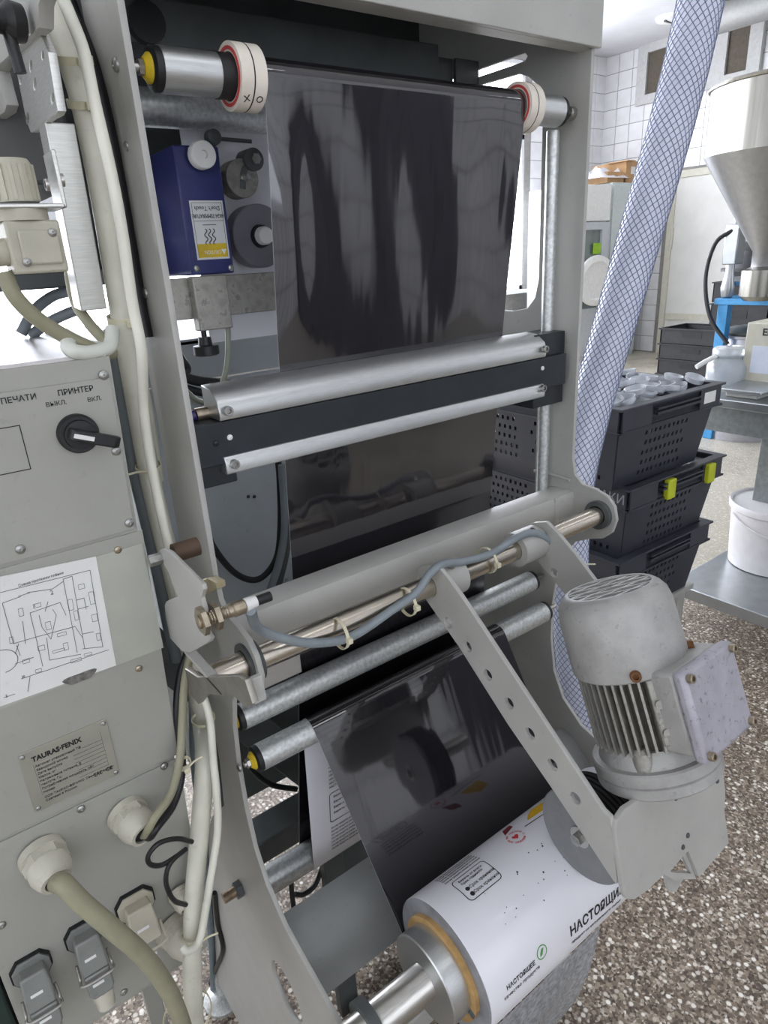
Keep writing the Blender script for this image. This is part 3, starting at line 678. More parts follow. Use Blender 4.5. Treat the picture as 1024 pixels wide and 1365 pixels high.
polyx('plate',[(213,737),(216,732),(221,731),(229,735),(272,778),(274,785),(271,796),(275,812),(277,838),(284,850),(281,855),(256,869),(245,867),(229,850),(223,820),(222,806),(224,801),(230,798),(240,795),(227,762)],XS,.004,paint,sb)
a_=at(245,868,x=XS); b_=at(283,853,x=XS)
new('folded_edge',MB().box((XS,min(a_.y,b_.y),min(a_.z,b_.z)-.003),(XS+.010,max(a_.y,b_.y),min(a_.z,b_.z)+.001)),sb,paint,bev=.001)
p=at(214,744,x=XS-.003); new('pivot_bolt',MB().cyl((XS-.014,p.y,p.z),(XS-.002,p.y,p.z),.0055,seg=6),sb,screwm)
new('spacer',MB().cyl((XS+.008,p.y-.005,p.z+.003),(.192,p.y-.005,p.z+.003),.009,seg=18),sb,mat('brown_spacer',(88,70,56),.6,.3,var=.2))
tabm=mat('worn_bare_metal_tab',(196,184,150),.55,.3,var=.15,scale=60)
polyx('stop_tab',[(270,772),(283,769),(294,775),(295,783),(277,791),(271,786)],.207,.010,tabm,sb)
se=thing('proximity_sensor','threaded metal proximity sensor with hex nuts in the grey bracket','sensor')
sp=at(272,827,x=XS-.004); sy,sz=sp.y,sp.z
new('body',MB().lathe((XS-.010,sy,sz),(1,0,0),[(0,.0045),(.001,.0060)]+[(.001+.0012*k,.0060 if k%2 else .0054) for k in range(1,24)]+[(.031,.0058),(.032,.0068),(.042,.0068),(.043,.005)],20),se,brass)
for x in (XS-.0075,XS+.004): new('hex_nut',MB().cyl((x,sy,sz),(x+.0045,sy,sz),.0125,seg=6),se,brass)
new('plug',MB().cyl((XS+.033,sy,sz),(XS+.044,sy,sz),.0062,.0052,seg=14),se,whitep)
new('strain_relief',MB().cyl((XS+.044,sy,sz),(XS+.058,sy,sz),.0045,seg=12),se,black)
# cable of the sensor along the pivot shaft to the motor
pts=[(XS+.036,sy-.004,sz-.004)]+[tuple(at(px,py,y=yy)) for px,py,yy in ((345,838,.520),(385,853,.525),(425,857,.528),(470,848,.528),(520,815,.530),(555,790,.532),(573,765,.532),(590,752,.535),(620,748,.538),(655,738,.540),(690,716,.538),(715,711,.536),(740,727,.525),(765,755,.50),(785,790,.46))]
solo('sensor_cable',MB().tube(pts,.0050,seg=12),cableg,'grey round cable tied along the pivot shaft to the motor','cable')
def ziptie(p,axis,r,label,tail=None,parent=None,wd=.0018):
    t=thing('zip_tie',label,'cable tie','nylon cable ties')
    d,u,w_=basis(axis); p=Vector(p)
    new('band',MB().ring(p-d*wd,p+d*wd,r+.0012,r,24),t,zipm)
    hd=p+u*(r+.002); new('head',MB().box((-.003,-.003,-.003),(.003,.003,.004),frame(hd,d,w_,u)),t,zipm,bev=.0006)
    if tail is not None: new('tail',MB().tube([hd,hd+Vector(tail)*.5+Vector((0,0,.002)),hd+Vector(tail)],.0011,seg=6),t,zipm)
    return t
XD=(1,0,0)
ziptie((.318,.540,-.380),XD,.0170,'cream cable tie around the pivot shaft nearest the sensor')
ziptie((.414,.542,-.378),XD,.0165,'cream cable tie around the pivot shaft just left of the swing arm')
ziptie((.552,.548,-.372),XD,.0165,'cream cable tie around the pivot shaft between the two collars')
p=at(765,752,y=.50); ziptie(p,(.3,-.6,-.6),.0085,'cream cable tie with a long tail on the right arm of the swing bracket',tail=(.05,.0,-.012))
# ================================================================== CONTROL CABINET
YC=.60
cab=thing('control_cabinet','light grey control cabinet with switch, paper diagram and rating plate','cabinet')
def edge_x(z): return .1535+(z+.066)*.040
ZT,ZB=-.066,-.770
new('body',MB().add([(-.066,YC,ZT),(edge_x(ZT),YC,ZT),(edge_x(ZB),YC,ZB),(-.066,YC,ZB),(-.066,1.06,ZT),(edge_x(ZT),1.06,ZT),(edge_x(ZB),1.06,ZB),(-.066,1.06,ZB)],[(0,1,2,3),(4,7,6,5),(0,4,5,1),(3,2,6,7),(1,5,6,2),(0,3,7,4)]),cab,paint2)
topm=mat('cabinet_top_sheet',(196,192,190),.3,.5,var=.06,scale=120,bump=.1,bscale=300)
new('top_sheet',MB().box((-.066,YC+.004,ZT),(edge_x(ZT)-.002,1.05,ZT+.003)),cab,topm)
def panel(z0,z1,dx=.004,t=.0022):
    P=[(-.066,z0),(edge_x(z0)-dx,z0),(edge_x(z1)-dx,z1),(-.066,z1)]
    return new('panel',holed('panel',[P],t,frame((0,YC-t/2,0),(1,0,0),(0,0,1)),bev=.0005),cab,paint2)
panel(-.222,-.083,.003); panel(-.482,-.2255,-.004,.0016); panel(-.766,-.486,-.004)
YP=YC-.0022
def onc(px,py,y=YP): return at(px,py,y=y)
for px,py in ((138,500),(155,601),(172,697),(27,732),(108,1078),(219,1021),(2,1233),(165,1322)): screw(cab,onc(px,py),(0,-1,0),.0042)
for px,py in ((157,733),(185,891)): screw(cab,onc(px,py,YC-.0016),(0,-1,0),.0036,m=brass)
def ctext(s,px,py,size,m=inkm,y=YP,align='CENTER',bold=0,sx=1,par=None):
    p=onc(px,py,y); return new('lettering',textmesh(s,size,frame((p.x,p.y-.0002,p.z),(1,0,0),(0,0,1)),align=align,bold=bold,sx=sx),par or cab,m)
ctext('ПРИНТЕР',101,521,.0064,bold=.0001,sx=.94); ctext('ПЕЧАТИ',25,532,.0064,bold=.0001); ctext('ВЫКЛ.',75,538,.0052); ctext('ВКЛ.',126,532,.0052)
a_=onc(43,553); c_=onc(55,616); 
def cline(p,q,w=.0006,m=inkm,par=cab,y=YP):
    d=(q-p); L_=d.length; return MB().box((0,-w/2,0),(L_,w/2,.0002),frame((p.x,y-.0001,p.z),(d.x,0,d.z),(-d.z,0,d.x),(0,-1,0)))
z0,z1=-.110,-.1475; xr=.0735
new('printed_frame',MB().box((xr-.0008,YP-.0002,z1),(xr,YP,z0)).box((-.02,YP-.0002,z0-.0008),(xr,YP,z0)).box((-.02,YP-.0002,z1),(xr,YP,z1+.0008)),cab,inkm)
# rotary switch
sp_=onc(103,577); sw=new('rotary_switch',MB().lathe((sp_.x,YP,sp_.z),(0,-1,0),[(0,.0165),(.006,.0165),(.008,.0150),(.008,.0125),(.011,.0120),(.012,.0001)],36),cab,black)
hd=onc(157,590,YP-.02); dv=Vector((hd.x-sp_.x,0,hd.z-sp_.z)); 
HM=frame((sp_.x,YP-.011,sp_.z),dv,(0,-1,0))
new('handle',MB().prism([(-.010,0),(.026,0),(.0305,.003),(.0305,.008),(.026,.0125),(-.006,.0125),(-.010,.008)],-.0048,.0048,HM),sw,black,bev=.0015)
new('pointer_mark',MB().box((-.008,.0126,-.0018),(.008,.0129,.0018),HM),sw,whitep)
# plastic pocket with the threading diagram
pk=new('document_pocket',MB().box((-.06,YC-.0026,-.352),(.148,YC-.0016,-.238)),cab,mat('clear_pocket',(176,177,166),.25,var=.03))
paperm=mat('paper_sheet',(226,226,222),.7,var=.03,scale=15,dirt=.15)
xp=.128; PZ0,PZ1=-.243,-.337
def pxy(px,py): p=onc(px,py,YC-.0032); return Vector((p.x,0,p.z))
A1,B1,C1=pxy(128,742),pxy(155,887),pxy(0,942); D1=pxy(0,769)
YPp=YC-.0032
new('diagram_sheet',MB().add([(D1.x,YPp,D1.z),(A1.x,YPp,A1.z),(B1.x,YPp,B1.z),(C1.x,YPp,C1.z),(D1.x,YC-.0024,D1.z),(A1.x,YC-.0024,A1.z),(B1.x,YC-.0024,B1.z),(C1.x,YC-.0024,C1.z)],[(0,1,2,3),(4,7,6,5),(0,4,5,1),(1,5,6,2),(2,6,7,3)]),pk,paperm)
drawm=mat('diagram_line',(96,98,102),.7)
b=MB()
segs=[((3,804),(28,795)),((3,804),(18,858)),((0,790),(120,760)),((120,760),(137,862)),((40,817),(80,803)),((40,817),(57,888)),((84,772),(103,870)),((96,768),(113,865)),((84,772),(96,768)),((18,858),(45,850)),((45,850),(100,835)),((66,880),(108,872)),((66,880),(62,850)),((100,835),(110,850)),((36,790),(70,785)),((70,785),(84,775)),((52,820),(56,836)),((56,836),(68,852)),((68,852),(75,820)),((75,820),(70,812)),((102,800),(112,797)),((112,797),(115,812)),((28,905),(145,866)),((40,902),(37,922)),((25,858),(20,872)),((22,860),(27,874)),((104,812),(118,808)),((80,803),(88,820)),((30,828),(34,858)),((5,930),(20,925)),((110,865),(137,862)),((24,795),(40,790)),((20,885),(45,876)),((110,845),(125,842)),((60,815),(64,802))]
for s_,e_ in segs:
    p,q=pxy(*s_),pxy(*e_); v_=q-p; b.box((0,-.00022,0),(v_.length,.00022,.0003),frame((p.x,YPp,p.z),(v_.x,0,v_.z),(-v_.z,0,v_.x),(0,-1,0)))
for (u0,v0,w0,h0) in ((44,806,10,5),(90,800,6,14),(98,815,5,12),(60,830,7,10),(76,845,12,4),(50,862,9,6),(84,858,6,9),(104,780,8,6),(118,790,6,16),(122,820,7,9),(70,868,16,3),(24,812,6,10),(12,850,5,8),(128,845,5,9),(30,880,9,5),(47,893,8,4),(94,880,14,4),(112,872,10,3)):
    c4=[(u0,v0),(u0+w0,v0-w0*.28),(u0+w0+h0*.18,v0-w0*.28+h0),(u0+h0*.18,v0+h0)]
    for i4 in range(4):
        p,q=pxy(*c4[i4]),pxy(*c4[(i4+1)%4]); v_=q-p; b.box((0,-.00014,0),(v_.length,.00014,.0003),frame((p.x,YPp,p.z),(v_.x,0,v_.z),(-v_.z,0,v_.x),(0,-1,0)))
cpts=[Vector((pxy(3,882).x+.012*math.cos(t),YPp-.0002,pxy(3,882).z+.011*math.sin(t))) for t in [-PI/2+PI*k/14 for k in range(15)]]
b.tube(cpts,.0003,seg=4,smooth=False); new('diagram_lines',b,pk,drawm)
for s_,px,py,sz in (('Схема протяжки плёнки',55,772,.0034),('2',69,790,.006),('5',9,928,.004),('30',31,902,.003),('3',46,808,.003)):
    p=pxy(px,py); new('diagram_note',textmesh(s_,sz,frame((p.x,YPp-.0002,p.z),(1,0,0),(0,0,1)),sx=.9),pk,drawm)
p=pxy(107,903); new('smudge',holed('smudge',[[(p.x+.014*math.cos(t)*(1+.2*math.sin(3*t)),p.z+.006*math.sin(t)*(1+.3*math.cos(2*t))) for t in [2*PI*k/20 for k in range(20)]]],.0002,frame((0,YPp-.0001,0),(1,0,0),(0,0,1))),pk,mat('pencil_smudge',(120,118,112),.8,var=.3,scale=200))
# rating plate
YR=YC-.0016
rp_=new('rating_plate',holed('rating_plate',[rrect(.0025,-.4715,.0815,-.4035,.003)],.0012,frame((0,YR-.0006,0),(1,0,0),(0,0,1)),bev=.0003),cab,mat('rating_plate_metal',(172,171,158),.4,.5,var=.05))
YL=YR-.0013
def rtext(s,x,z,size,align='LEFT',bold=0,sx=1): return new('lettering',textmesh(s,size,frame((x,YL,z),(1,0,0),(0,0,1)),align=align,bold=bold,sx=sx),rp_,inkm)
rtext('TAURAS·FENIX',.0125,-.4145,.0072,bold=.0003,sx=.90)
for k,s_ in enumerate(('Автомат упаковочный ТФ','Заводской номер','Дата выпуска','Масса, кг','Напряжение питания, В','Частота, Гц','Потребляемая мощность, кВт','Номер')): rtext(s_,.0135,-.4225-.0044*k,.0034,sx=.95)
for k in range(8): new('field_box',MB().box((.046 if k else .055,YL-.0001,-.4243-.0044*k),(.0735,YL,-.4241-.0044*k)),rp_,inkm)
rtext('ООО ТАУРАС-ФЕНИКС, Санкт-Петербург',.0135,-.4592,.0032); rtext('Сделано в России',.0135,-.4632,.0032)
rtext('EAC',.0585,-.4600,.0056,bold=.0001,sx=.75); rtext('CE',.0695,-.4600,.0056,bold=.0001)
new('field_frame',MB().box((.0733,YL-.0001,-.456),(.0735,YL,-.415)).box((.0125,YL-.0001,-.456),(.0127,YL,-.420)),rp_,inkm)
for x,z in ((.006,-.4075),(.078,-.4075),(.006,-.4675),(.078,-.4675)): screw(rp_,(x,YL,z),(0,-1,0),.0024)
# cable glands
def glandp(px,py,s=1.0,tilt=(0.12,-1,-.25),name='cable_gland'):
    p=onc(px,py,YC-.004); d=Vector(tilt).normalized()
    g=new(name,MB().lathe(p,d,[(-.004*s,.0215*s),(.004*s,.0215*s)],24).cyl(p+d*.003*s,p+d*.014*s,.0205*s,seg=6),cab,gland)
    new('dome_nut',MB().lathe(p+d*.013*s,d,[(0,.0195*s),(.008*s,.0195*s),(.016*s,.0165*s),(.021*s,.0140*s),(.021*s,.0105*s),(.012*s,.0105*s)],6*4),g,gland)
    new('rubber_seal',MB().lathe(p+d*.024*s,d,[(0,.0001),(0,.0112*s),(.006*s,.0110*s),(.009*s,.0085*s)],20),g,rubber)
    return p+d*.030*s,d
g1,gd1=glandp(57,1140,1.0); g2,gd2=glandp(170,1086,.95,(.2,-1,-.2)); g3,gd3=glandp(238,1190,.6,(.1,-1,-.5)); g4,gd4=glandp(232,1238,1.0,(.25,-1,-.25))
# rectangular plug connectors
hoodm=mat('connector_hood_grey',(138,140,136),.5,.3,var=.08,dirt=.3); beigeh=mat('connector_hood_beige',(188,182,164),.55,var=.08,dirt=.3)
def connector(px,py,m,full=True,s=1.0):
    p=onc(px,py,YP); M=frame((p.x,YP,p.z),(1,0,0),(0,0,1))@Matrix.Diagonal((s,s,s,1))   # local z = to the front
    o8=[(-.010,.017),(.010,.017),(.017,.008),(.017,-.004),(.012,-.012),(-.012,-.012),(-.017,-.004),(-.017,.008)]
    g=new('plug_connector',holed('plug_connector',[[(x*1.0,y) for x,y in o8]],.004,M@Matrix.Translation((0,0,.004)),bev=.0006),cab,m)
    new('gasket',holed('gasket',[[(x*1.10,y*1.10) for x,y in o8]],.004,M@Matrix.Translation((0,0,.0018))),g,rubber)
    # hood hanging down from the flange, leaning out from the panel
    H=M@Matrix.Translation((0,-.002,.012))@Matrix.Rotation(math.radians(-14),4,'X')
    new('socket_hood',MB().prism([(-.0115,.012),(.0115,.012),(.013,-.006),(.013,-.026),(-.013,-.026),(-.013,-.006)],-.008,.012,H),g,m,bev=.002)
    lb=new('latch_bow',MB().tube([(-.0150,-.012,.006),(-.0155,-.026,.008),(-.015,-.030,.015),(0,-.0305,.0165),(.015,-.030,.015),(.0155,-.026,.008),(.0150,-.012,.006)],.0014,seg=8,M=H),g,steel if m is hoodm else m)
    for k in (0,1): new('stamp',MB().box((-.007,-.010-.0,.012),(.004,-.007,.0123),H@Matrix.Translation((0,-.030*k,0))),g,whitep)
    if full:
        new('plug_hood',MB().prism([(-.0125,-.0265),(.0125,-.0265),(.0125,-.048),(.009,-.054),(-.009,-.054),(-.0125,-.048)],-.008,.012,H),g,m,bev=.002)
        new('plug_gland',MB().lathe((0,-.053,.002),(0,-1,0),[(0,.0105),(.008,.0105),(.010,.0095),(.020,.0090),(.022,.006)],16,H),g,gland)
    return M,H
connector(112,1245,hoodm); connector(42,1290,hoodm); connector(180,1205,beigeh,False,1.1)

gp=thing('green_upright','dark green steel post standing left of the control cabinet','post')
grm=mat('dark_green_paint',(34,52,46),.5,var=.1)
new('column',MB().box((-.13,YC+.01,-EYE+.01),(-.070,YC+.07,-.05)),gp,grm,bev=.003); new('base_plate',MB().box((-.15,YC-.01,-EYE),(-.05,YC+.09,-EYE+.01)),gp,grm)

for x in (-.04,.08): new('support_leg',MB().box((x,1.0,-EYE),(x+.03,1.03,ZB)),cab,paint2,bev=.002)
# ================================================================== PRINTER AND PARTS BEHIND THE LEFT COLUMN
YQ=.74
pr=thing('date_printer','dark blue hot-stamp printer box with a warning label and white knob','printer')
bluem=mat('dark_blue_paint',(46,52,104),.38,.1,var=.08,scale=30,dirt=.15)
new('housing',MB().box((.293,YQ,-.008),(.3435,YQ+.085,.119)),pr,bluem,bev=.002)
for px,py in ((262,358),(308,357)): p=at(px,py,y=YQ); screw(pr,p,(0,-1,0),.0035)
kp=at(265,209,y=YQ); kn=new('knob',MB().lathe((kp.x-.001,YQ,kp.z),(0,-1,0),[(0,.008),(.004,.008),(.004,.0128),(.006,.0135),(.016,.0135),(.0175,.0125),(.0175,.004),(.014,.0035),(.014,.0001)],32),pr,whitep)
for k in range(5): new('scale_tick',MB().box((.309+.004*k,YQ-.0003,.1115),(.3098+.004*k,YQ,.1165)),pr,whitep)
LB=(.3015,.3395,.0075,.0665)
lb=new('warning_label',MB().box((LB[0],YQ-.0006,LB[2]),(LB[1],YQ,LB[3])),pr,mat('label_white',(214,216,214),.5,var=.03))
YLb=YQ-.0007; cxl=(LB[0]+LB[1])/2
new('yellow_strip',MB().box((LB[0]+.002,YLb-.0001,LB[2]+.002),(LB[1]-.002,YLb,LB[2]+.016)),lb,yellow)
new('label_frame',MB().box((LB[0]+.002,YLb-.0001,.0462),(LB[1]-.002,YLb,.0466)).box((LB[0]+.0018,YLb-.0001,LB[2]+.002),(LB[0]+.0022,YLb,LB[3]-.002)).box((LB[1]-.0022,YLb-.0001,LB[2]+.002),(LB[1]-.0018,YLb,LB[3]-.002)).box((LB[0]+.002,YLb-.0001,LB[3]-.0024),(LB[1]-.002,YLb,LB[3]-.002)),lb,inkm)
fl=lambda z: frame((cxl,YLb-.0002,z),(-1,0,0),(0,0,-1))     # the label is mounted upside down
new('lettering',textmesh('HIGH-TEMPERATURE',.0058,fl(.0515),sx=.68),lb,inkm)
new('lettering',textmesh("Don't Touch",.0062,fl(.0590),sx=.9),lb,inkm)
new('lettering',textmesh("CAUTION",.0058,fl(.0150),sx=.75),lb,whitep); new('warning_triangle',MB().prism([(-.003,-.0025),(.003,-.0025),(0,.003)],0,.0002,frame((LB[1]-.006,YLb-.0001,.0150),(-1,0,0),(0,0,-1))),lb,whitep)
b=MB().box((cxl-.008,YLb-.0002,.0422),(cxl+.008,YLb,.0428))
for k in (-1,0,1): b.tube([(cxl+.0045*k-.001+.0016*math.sin(t*1.9),YLb-.0003,.0385-.0155*t/6.3) for t in [6.3*q/10 for q in range(11)]],.0005,seg=5,n=2)
new('heat_symbol',b,lb,inkm)
# mount under the printer
pm=thing('printer_mount','speckled cast aluminium mount with a black clamp knob under the blue printer','mount')
new('cross_plate',MB().box((.235,YQ+.012,-.054),(.42,YQ+.03,-.010)),pm,castalu,bev=.001)
new('clamp_block',MB().box((.291,YQ-.004,-.067),(.331,YQ+.012,-.009)),pm,castalu,bev=.0015)
kb=at(272,440,y=YQ+.004); new('knob',MB().lathe((kb.x,YQ+.006,-.066),(0,0,-1),[(0,.003),(.008,.003),(.008,.007),(.017,.008),(.018,.0145),(.028,.0145),(.029,.012)],10),pm,black)
# ribbon spools
def spool(px,py,y,r,label,core,mm,hub):
    c=at(px,py,y=y); t=thing('ribbon_spool',label,'spool','ribbon spools of the printer')
    new('flange',MB().lathe((c.x,y,c.z),(0,-1,0),[(-.02,r),(.002,r),(.003,r*.97),(.003,core)],44),t,mm)
    new('hub',MB().lathe((c.x,y,c.z),(0,-1,0),[(0,core),(.001,core*.98),(.001,core*.55),(.008,core*.5),(.008,.0001)],32),t,hub)
    new('spindle',MB().lathe((c.x,y,c.z),(0,-1,0),[(0,core*.42),(.016,core*.42),(.018,core*.36),(.018,.0001)],20),t,whitep if r>.03 else alu)
    return t
spool(346,315,.785,.036,'large dark ribbon spool right of the blue printer',.025,mat('grey_spool_rim',(120,119,126),.45,var=.08),black)
s2=spool(322,238,.775,.0205,'small slotted metal drive disc right of the blue printer',.0075,castalu,steel)
spool(197,322,.83,.040,'dark ribbon spool half hidden behind the left column',.012,mat('smoky_plastic',(66,68,76),.35,var=.1),whitep)
c=at(337,213,y=.77); t=thing('pressure_roller','small dark pinch roller above the slotted disc','roller'); new('roller',MB().lathe((c.x,.77,c.z),(0,-1,0),[(-.02,.012),(.004,.012),(.005,.007)],24),t,darkgrey); new('bolt',MB().cyl((c.x,.766,c.z),(c.x,.760,c.z),.006,seg=6),t,steel); new('link',MB().tube([(c.x,.775,c.z),(c.x-.012,.775,c.z-.012),(c.x-.016,.775,c.z-.03)],.005,seg=8),t,darkgrey)
c=at(295,185,y=.79); solo('tension_lever',MB().cyl((c.x-.01,.79,c.z),(c.x+.035,.785,c.z-.002),.0022,seg=8).lathe((c.x-.012,.79,c.z),(0,-1,0),[(0,.009),(.01,.008),(.012,.004)],16),darkgrey,'thin dark tension lever above the blue printer','lever')
# ================================================================== ASSEMBLY LEFT OF THE COLUMN
XA=.150
bp_=thing('machine_bracket','bare aluminium bracket plates with slots at the upper left of the machine','bracket')
polyx('frame_plate',[(-10,25),(22,0),(30,-30),(75,-30),(62,8),(62,38),(9,86),(5,95),(17,140),(14,150),(-10,166)],XA-.004,.010,paint,bp_)
q=AX([(24,80),(58,42),(70,70),(83,148),(80,154),(70,159),(58,168),(52,175),(46,177),(40,160)],x=XA); sl=[]
for px,py,w,hh in ((63,75,1.6,7),(47,89,1.8,9),(33,108,1.6,6),(52,113,1.8,9),(76,132,2.2,8),(42,158,2.2,8)):
    sl.append([(at(px+w*math.cos(t),py+hh*math.sin(t),x=XA).y,at(px+w*math.cos(t),py+hh*math.sin(t),x=XA).z) for t in [2*PI*k/12 for k in range(12)]])
brushed=mat('milled_aluminium',(206,206,200),.35,.8,var=.07,scale=60,stretch=(1,1,14))
new('slotted_plate',holed('slotted_plate',[[(p.y,p.z) for p in q]]+sl,.006,YZ(XA),bev=.0006),bp_,brushed)
a_,c_=at(66,165,x=XA+.004),at(113,412,x=XA+.004); L_=(c_-a_).length
new('support_bar',MB().box((-.006,-.0125,0),(.016,.0125,L_),frame(a_,(1,0,0),(0,1,0),c_-a_)),bp_,brushed,bev=.001)
for px,py in ((56,246),(70,240)): p=at(px,py,x=XA-.010); screw(bp_,(XA-.002,p.y,p.z),(-1,0,0),.0048,kind='cap',m=steel)
ap=at(8,60,x=.13); kb_=thing('hand_knob','black plastic hand knob at the top left corner of the machine','knob')
kc=at(8,28,x=.125); new('grip',MB().lathe(kc,(-1,-.15,0),[(-.012,.006),(-.010,.0115),(-.002,.0125),(0,.011),(.003,.008),(.010,.008),(.012,.012),(.022,.013),(.024,.010)],20),kb_,black)
new('stem',MB().cyl(kc+Vector((0,0,-.004)),kc+Vector((.002,0,-.030)),.0042,seg=12),kb_,black)
# pneumatic regulator
rg=thing('air_regulator','beige pneumatic regulator with ribbed knob on an angled bracket','regulator')
regm=mat('regulator_beige',(182,178,160),.5,var=.07,dirt=.35)
rc=at(42,320,y=.60); rx,ry,rz=rc.x,rc.y,rc.z
new('body',MB().box((rx-.019,ry-.016,rz-.024),(rx+.019,ry+.016,rz+.013)),rg,regm,bev=.002)
new('front_cover',MB().box((rx-.012,ry-.019,rz-.018),(rx+.016,ry-.016,rz+.006)),rg,regm,bev=.0015)
for dx,dz in ((.012,.004),(-.010,-.016)): screw(rg,(rx+dx,ry-.019,rz+dz),(0,-1,0),.0032)
new('bonnet',MB().lathe((rx-.003,ry,rz+.013),(0,0,1),[(0,.0185),(.010,.0185),(.011,.0165)],28),rg,regm)
kb2=new('adjust_knob',MB().lathe((rx-.003,ry,rz+.026),(0,0,1),[(0,.0148),(.026,.0142),(.029,.0125),(.029,.0001)],28),rg,regm)
for k in range(14): a=2*PI*k/14; new('grip_rib',MB().box((.0142,-.0012,0),(.0158,.0012,.024),Matrix.Translation((rx-.003,ry,rz+.027))@Matrix.Rotation(a,4,'Z')),kb2,regm)
new('mount_plate',MB().box((rx-.022,ry-.019,rz+.021),(rx+.026,ry+.019,rz+.024)).box((rx+.0235,ry-.019,rz+.021),(rx+.0265,ry+.010,rz+.060)),rg,brushed,bev=.0008)
new('port',MB().cyl((rx-.018,ry,rz-.008),(rx-.036,ry,rz-.008),.010,seg=14),rg,regm)
# dark housings behind the bracket
dh=thing('motor_housing','dark grey sheet-metal housing behind the upper left bracket','housing')
new('box',MB().box((.02,.78,.085),(.205,.95,.30)),dh,mat('charcoal_paint',(96,97,96),.6,var=.08,scale=15),bev=.004)
new('bottom_tray',MB().box((.06,.80,-.012),(.255,.95,.004)),dh,darkgrey,bev=.002)
new('strut',MB().box((.200,.86,.20),(.228,.92,.26)),dh,darkgrey,bev=.002)
new('back_plate',MB().box((.225,.90,.0),(.231,1.15,.33)),dh,darkgrey)
ra,rb9=at(72,170,y=.96),at(160,372,y=.96); new('rear_panel',MB().box((min(ra.x,rb9.x)-.01,.96,rb9.z),(.30,.966,.30)),dh,darkgrey)
# ================================================================== HOSES AND CABLES
def cable(name,label,cat,pts,r,m,group=None,seg=10): return solo(name,MB().tube(pts,r,seg=seg),m,label,cat,group)
def mixed(l): return [at(px,py,x=v) if k=='x' else at(px,py,y=v) for px,py,k,v in l]
CX_=[(48,-40),(66,5),(92,75),(112,140),(133,240),(150,340),(166,440),(183,540),(201,640),(218,715),(232,770),(250,850),(262,915)]
cable('conduit','thick beige conduit running down the left column','conduit',AX(CX_,x=.186)+mixed([(268,960,'x',.186),(273,1010,'y',.60),(268,1090,'y',.585),(260,1180,'y',.575),(256,1260,'y',.565),(258,1340,'y',.56),(262,1400,'y',.56)]),.0105,conduit,seg=14)
cable('conduit','thinner beige conduit tucked behind the thick one on the left column','conduit',AX([(146,330),(160,400),(178,470),(195,560),(208,640)],x=.196),.0085,conduit,seg=12)
cable('thin_cable','thin cream cable lying along the beige conduit, bowing outwards at mid height','cable',AX([(72,-30),(93,20),(112,70),(126,135),(148,230),(163,310),(176,400),(189,470),(191,540),(200,610),(216,690),(232,760),(248,840),(262,900)],x=.178),.0048,cablew)
cable('thin_cable','thin cream cable in front of the lower conduit, ending in a hook-shaped loop','cable',mixed([(270,925,'x',.178),(280,960,'y',.59),(284,1010,'y',.58),(289,1060,'y',.57),(290,1110,'y',.565),(281,1170,'y',.555),(273,1220,'y',.55),(265,1255,'y',.545),(250,1268,'y',.54),(243,1262,'y',.545)]),.0042,cablew)
cable('conduit','grey ribbed conduit between the cabinet edge and the column','conduit',AX([(150,440),(158,490),(168,550),(180,620),(196,690),(212,760),(226,830),(238,880)],x=.180),.0085,cableg,seg=12)
cable('black_cable','black cable behind the conduit at the top of the left column','cable',AX([(82,-20),(104,40),(122,90),(140,160),(158,250),(172,330),(184,400),(194,450)],x=.206),.0075,black)
cable('thick_cable','thick khaki cable sagging out of the lower left cable gland','cable',[g1-gd1*.014,g1+gd1*.004,at(84,1178,y=.535),at(110,1204,y=.525),at(150,1238,y=.515),at(185,1268,y=.515),at(212,1300,y=.52),at(232,1335,y=.525),at(252,1390,y=.53)],.0088,cablebeige,seg=14)
cable('beige_cable','beige cable rising from the right cable gland beside the conduit','cable',[g2-gd2*.01,g2+gd2*.004,at(206,1090,y=.55),at(228,1058,y=.56),at(240,1010,y=.575),at(243,960,y=.59),at(246,910,y=.60),at(254,870,y=.61)],.0042,cablebeige)
cable('black_cable','black cable rising from the right cable gland under the beige one','cable',[g2-gd2*.01+Vector((.003,0,-.003)),g2+gd2*.005+Vector((.003,0,-.004)),at(208,1104,y=.555),at(232,1070,y=.575),at(243,1020,y=.59),at(236,950,y=.60),at(240,900,y=.61),at(250,870,y=.615)],.0042,black)
cable('black_cable','thin black cable looped in a figure of eight beside the lower conduit','cable',mixed([(256,1122,'y',.57),(236,1118,'y',.56),(212,1124,'y',.555),(198,1140,'y',.555),(200,1152,'y',.555),(216,1153,'y',.555),(236,1141,'y',.556),(248,1132,'y',.56),(232,1145,'y',.553),(223,1160,'y',.55),(222,1180,'y',.55),(232,1200,'y',.55),(248,1206,'y',.56)]),.0026,black,seg=8)
cable('blue_grey_tube','blue-grey pneumatic tube behind the lower conduit','tube',AX([(258,930),(258,1000),(266,1080),(276,1180),(283,1280),(285,1360)],x=.207),.006,mat('blue_grey_hose',(110,124,130),.5,var=.08))
cable('black_cable','black cable looped on the floor side of the left plate','cable',AX([(286,1190),(290,1230),(297,1265),(288,1290),(280,1310)],x=.209),.004,black)
ziptie(at(101,80,x=.186),(.1,.3,-1),.0122,'cream cable tie around the conduits at the roller height, upper left',wd=.003)
ziptie(at(112,138,x=.186),(.1,.3,-1),.0122,'cream cable tie with a round head around the upper conduit',wd=.003)
ziptie(at(165,426,x=.188),(.05,.2,-1),.0135,'wide cream cable tie around the conduits at cabinet top height',wd=.004)
ziptie(at(198,622,x=.186),(.05,.2,-1),.0118,'cream cable tie with a long straight tail at mid column',tail=(-.028,-.004,.004))
ziptie(at(271,958,x=.184),(.0,.05,-1),.0122,'cream cable tie around the lower conduits under the latch plate')
ziptie(at(244,1018,y=.58),(.1,.1,-1),.0075,'small cream cable tie on the gland cables',tail=(.018,0,.006))
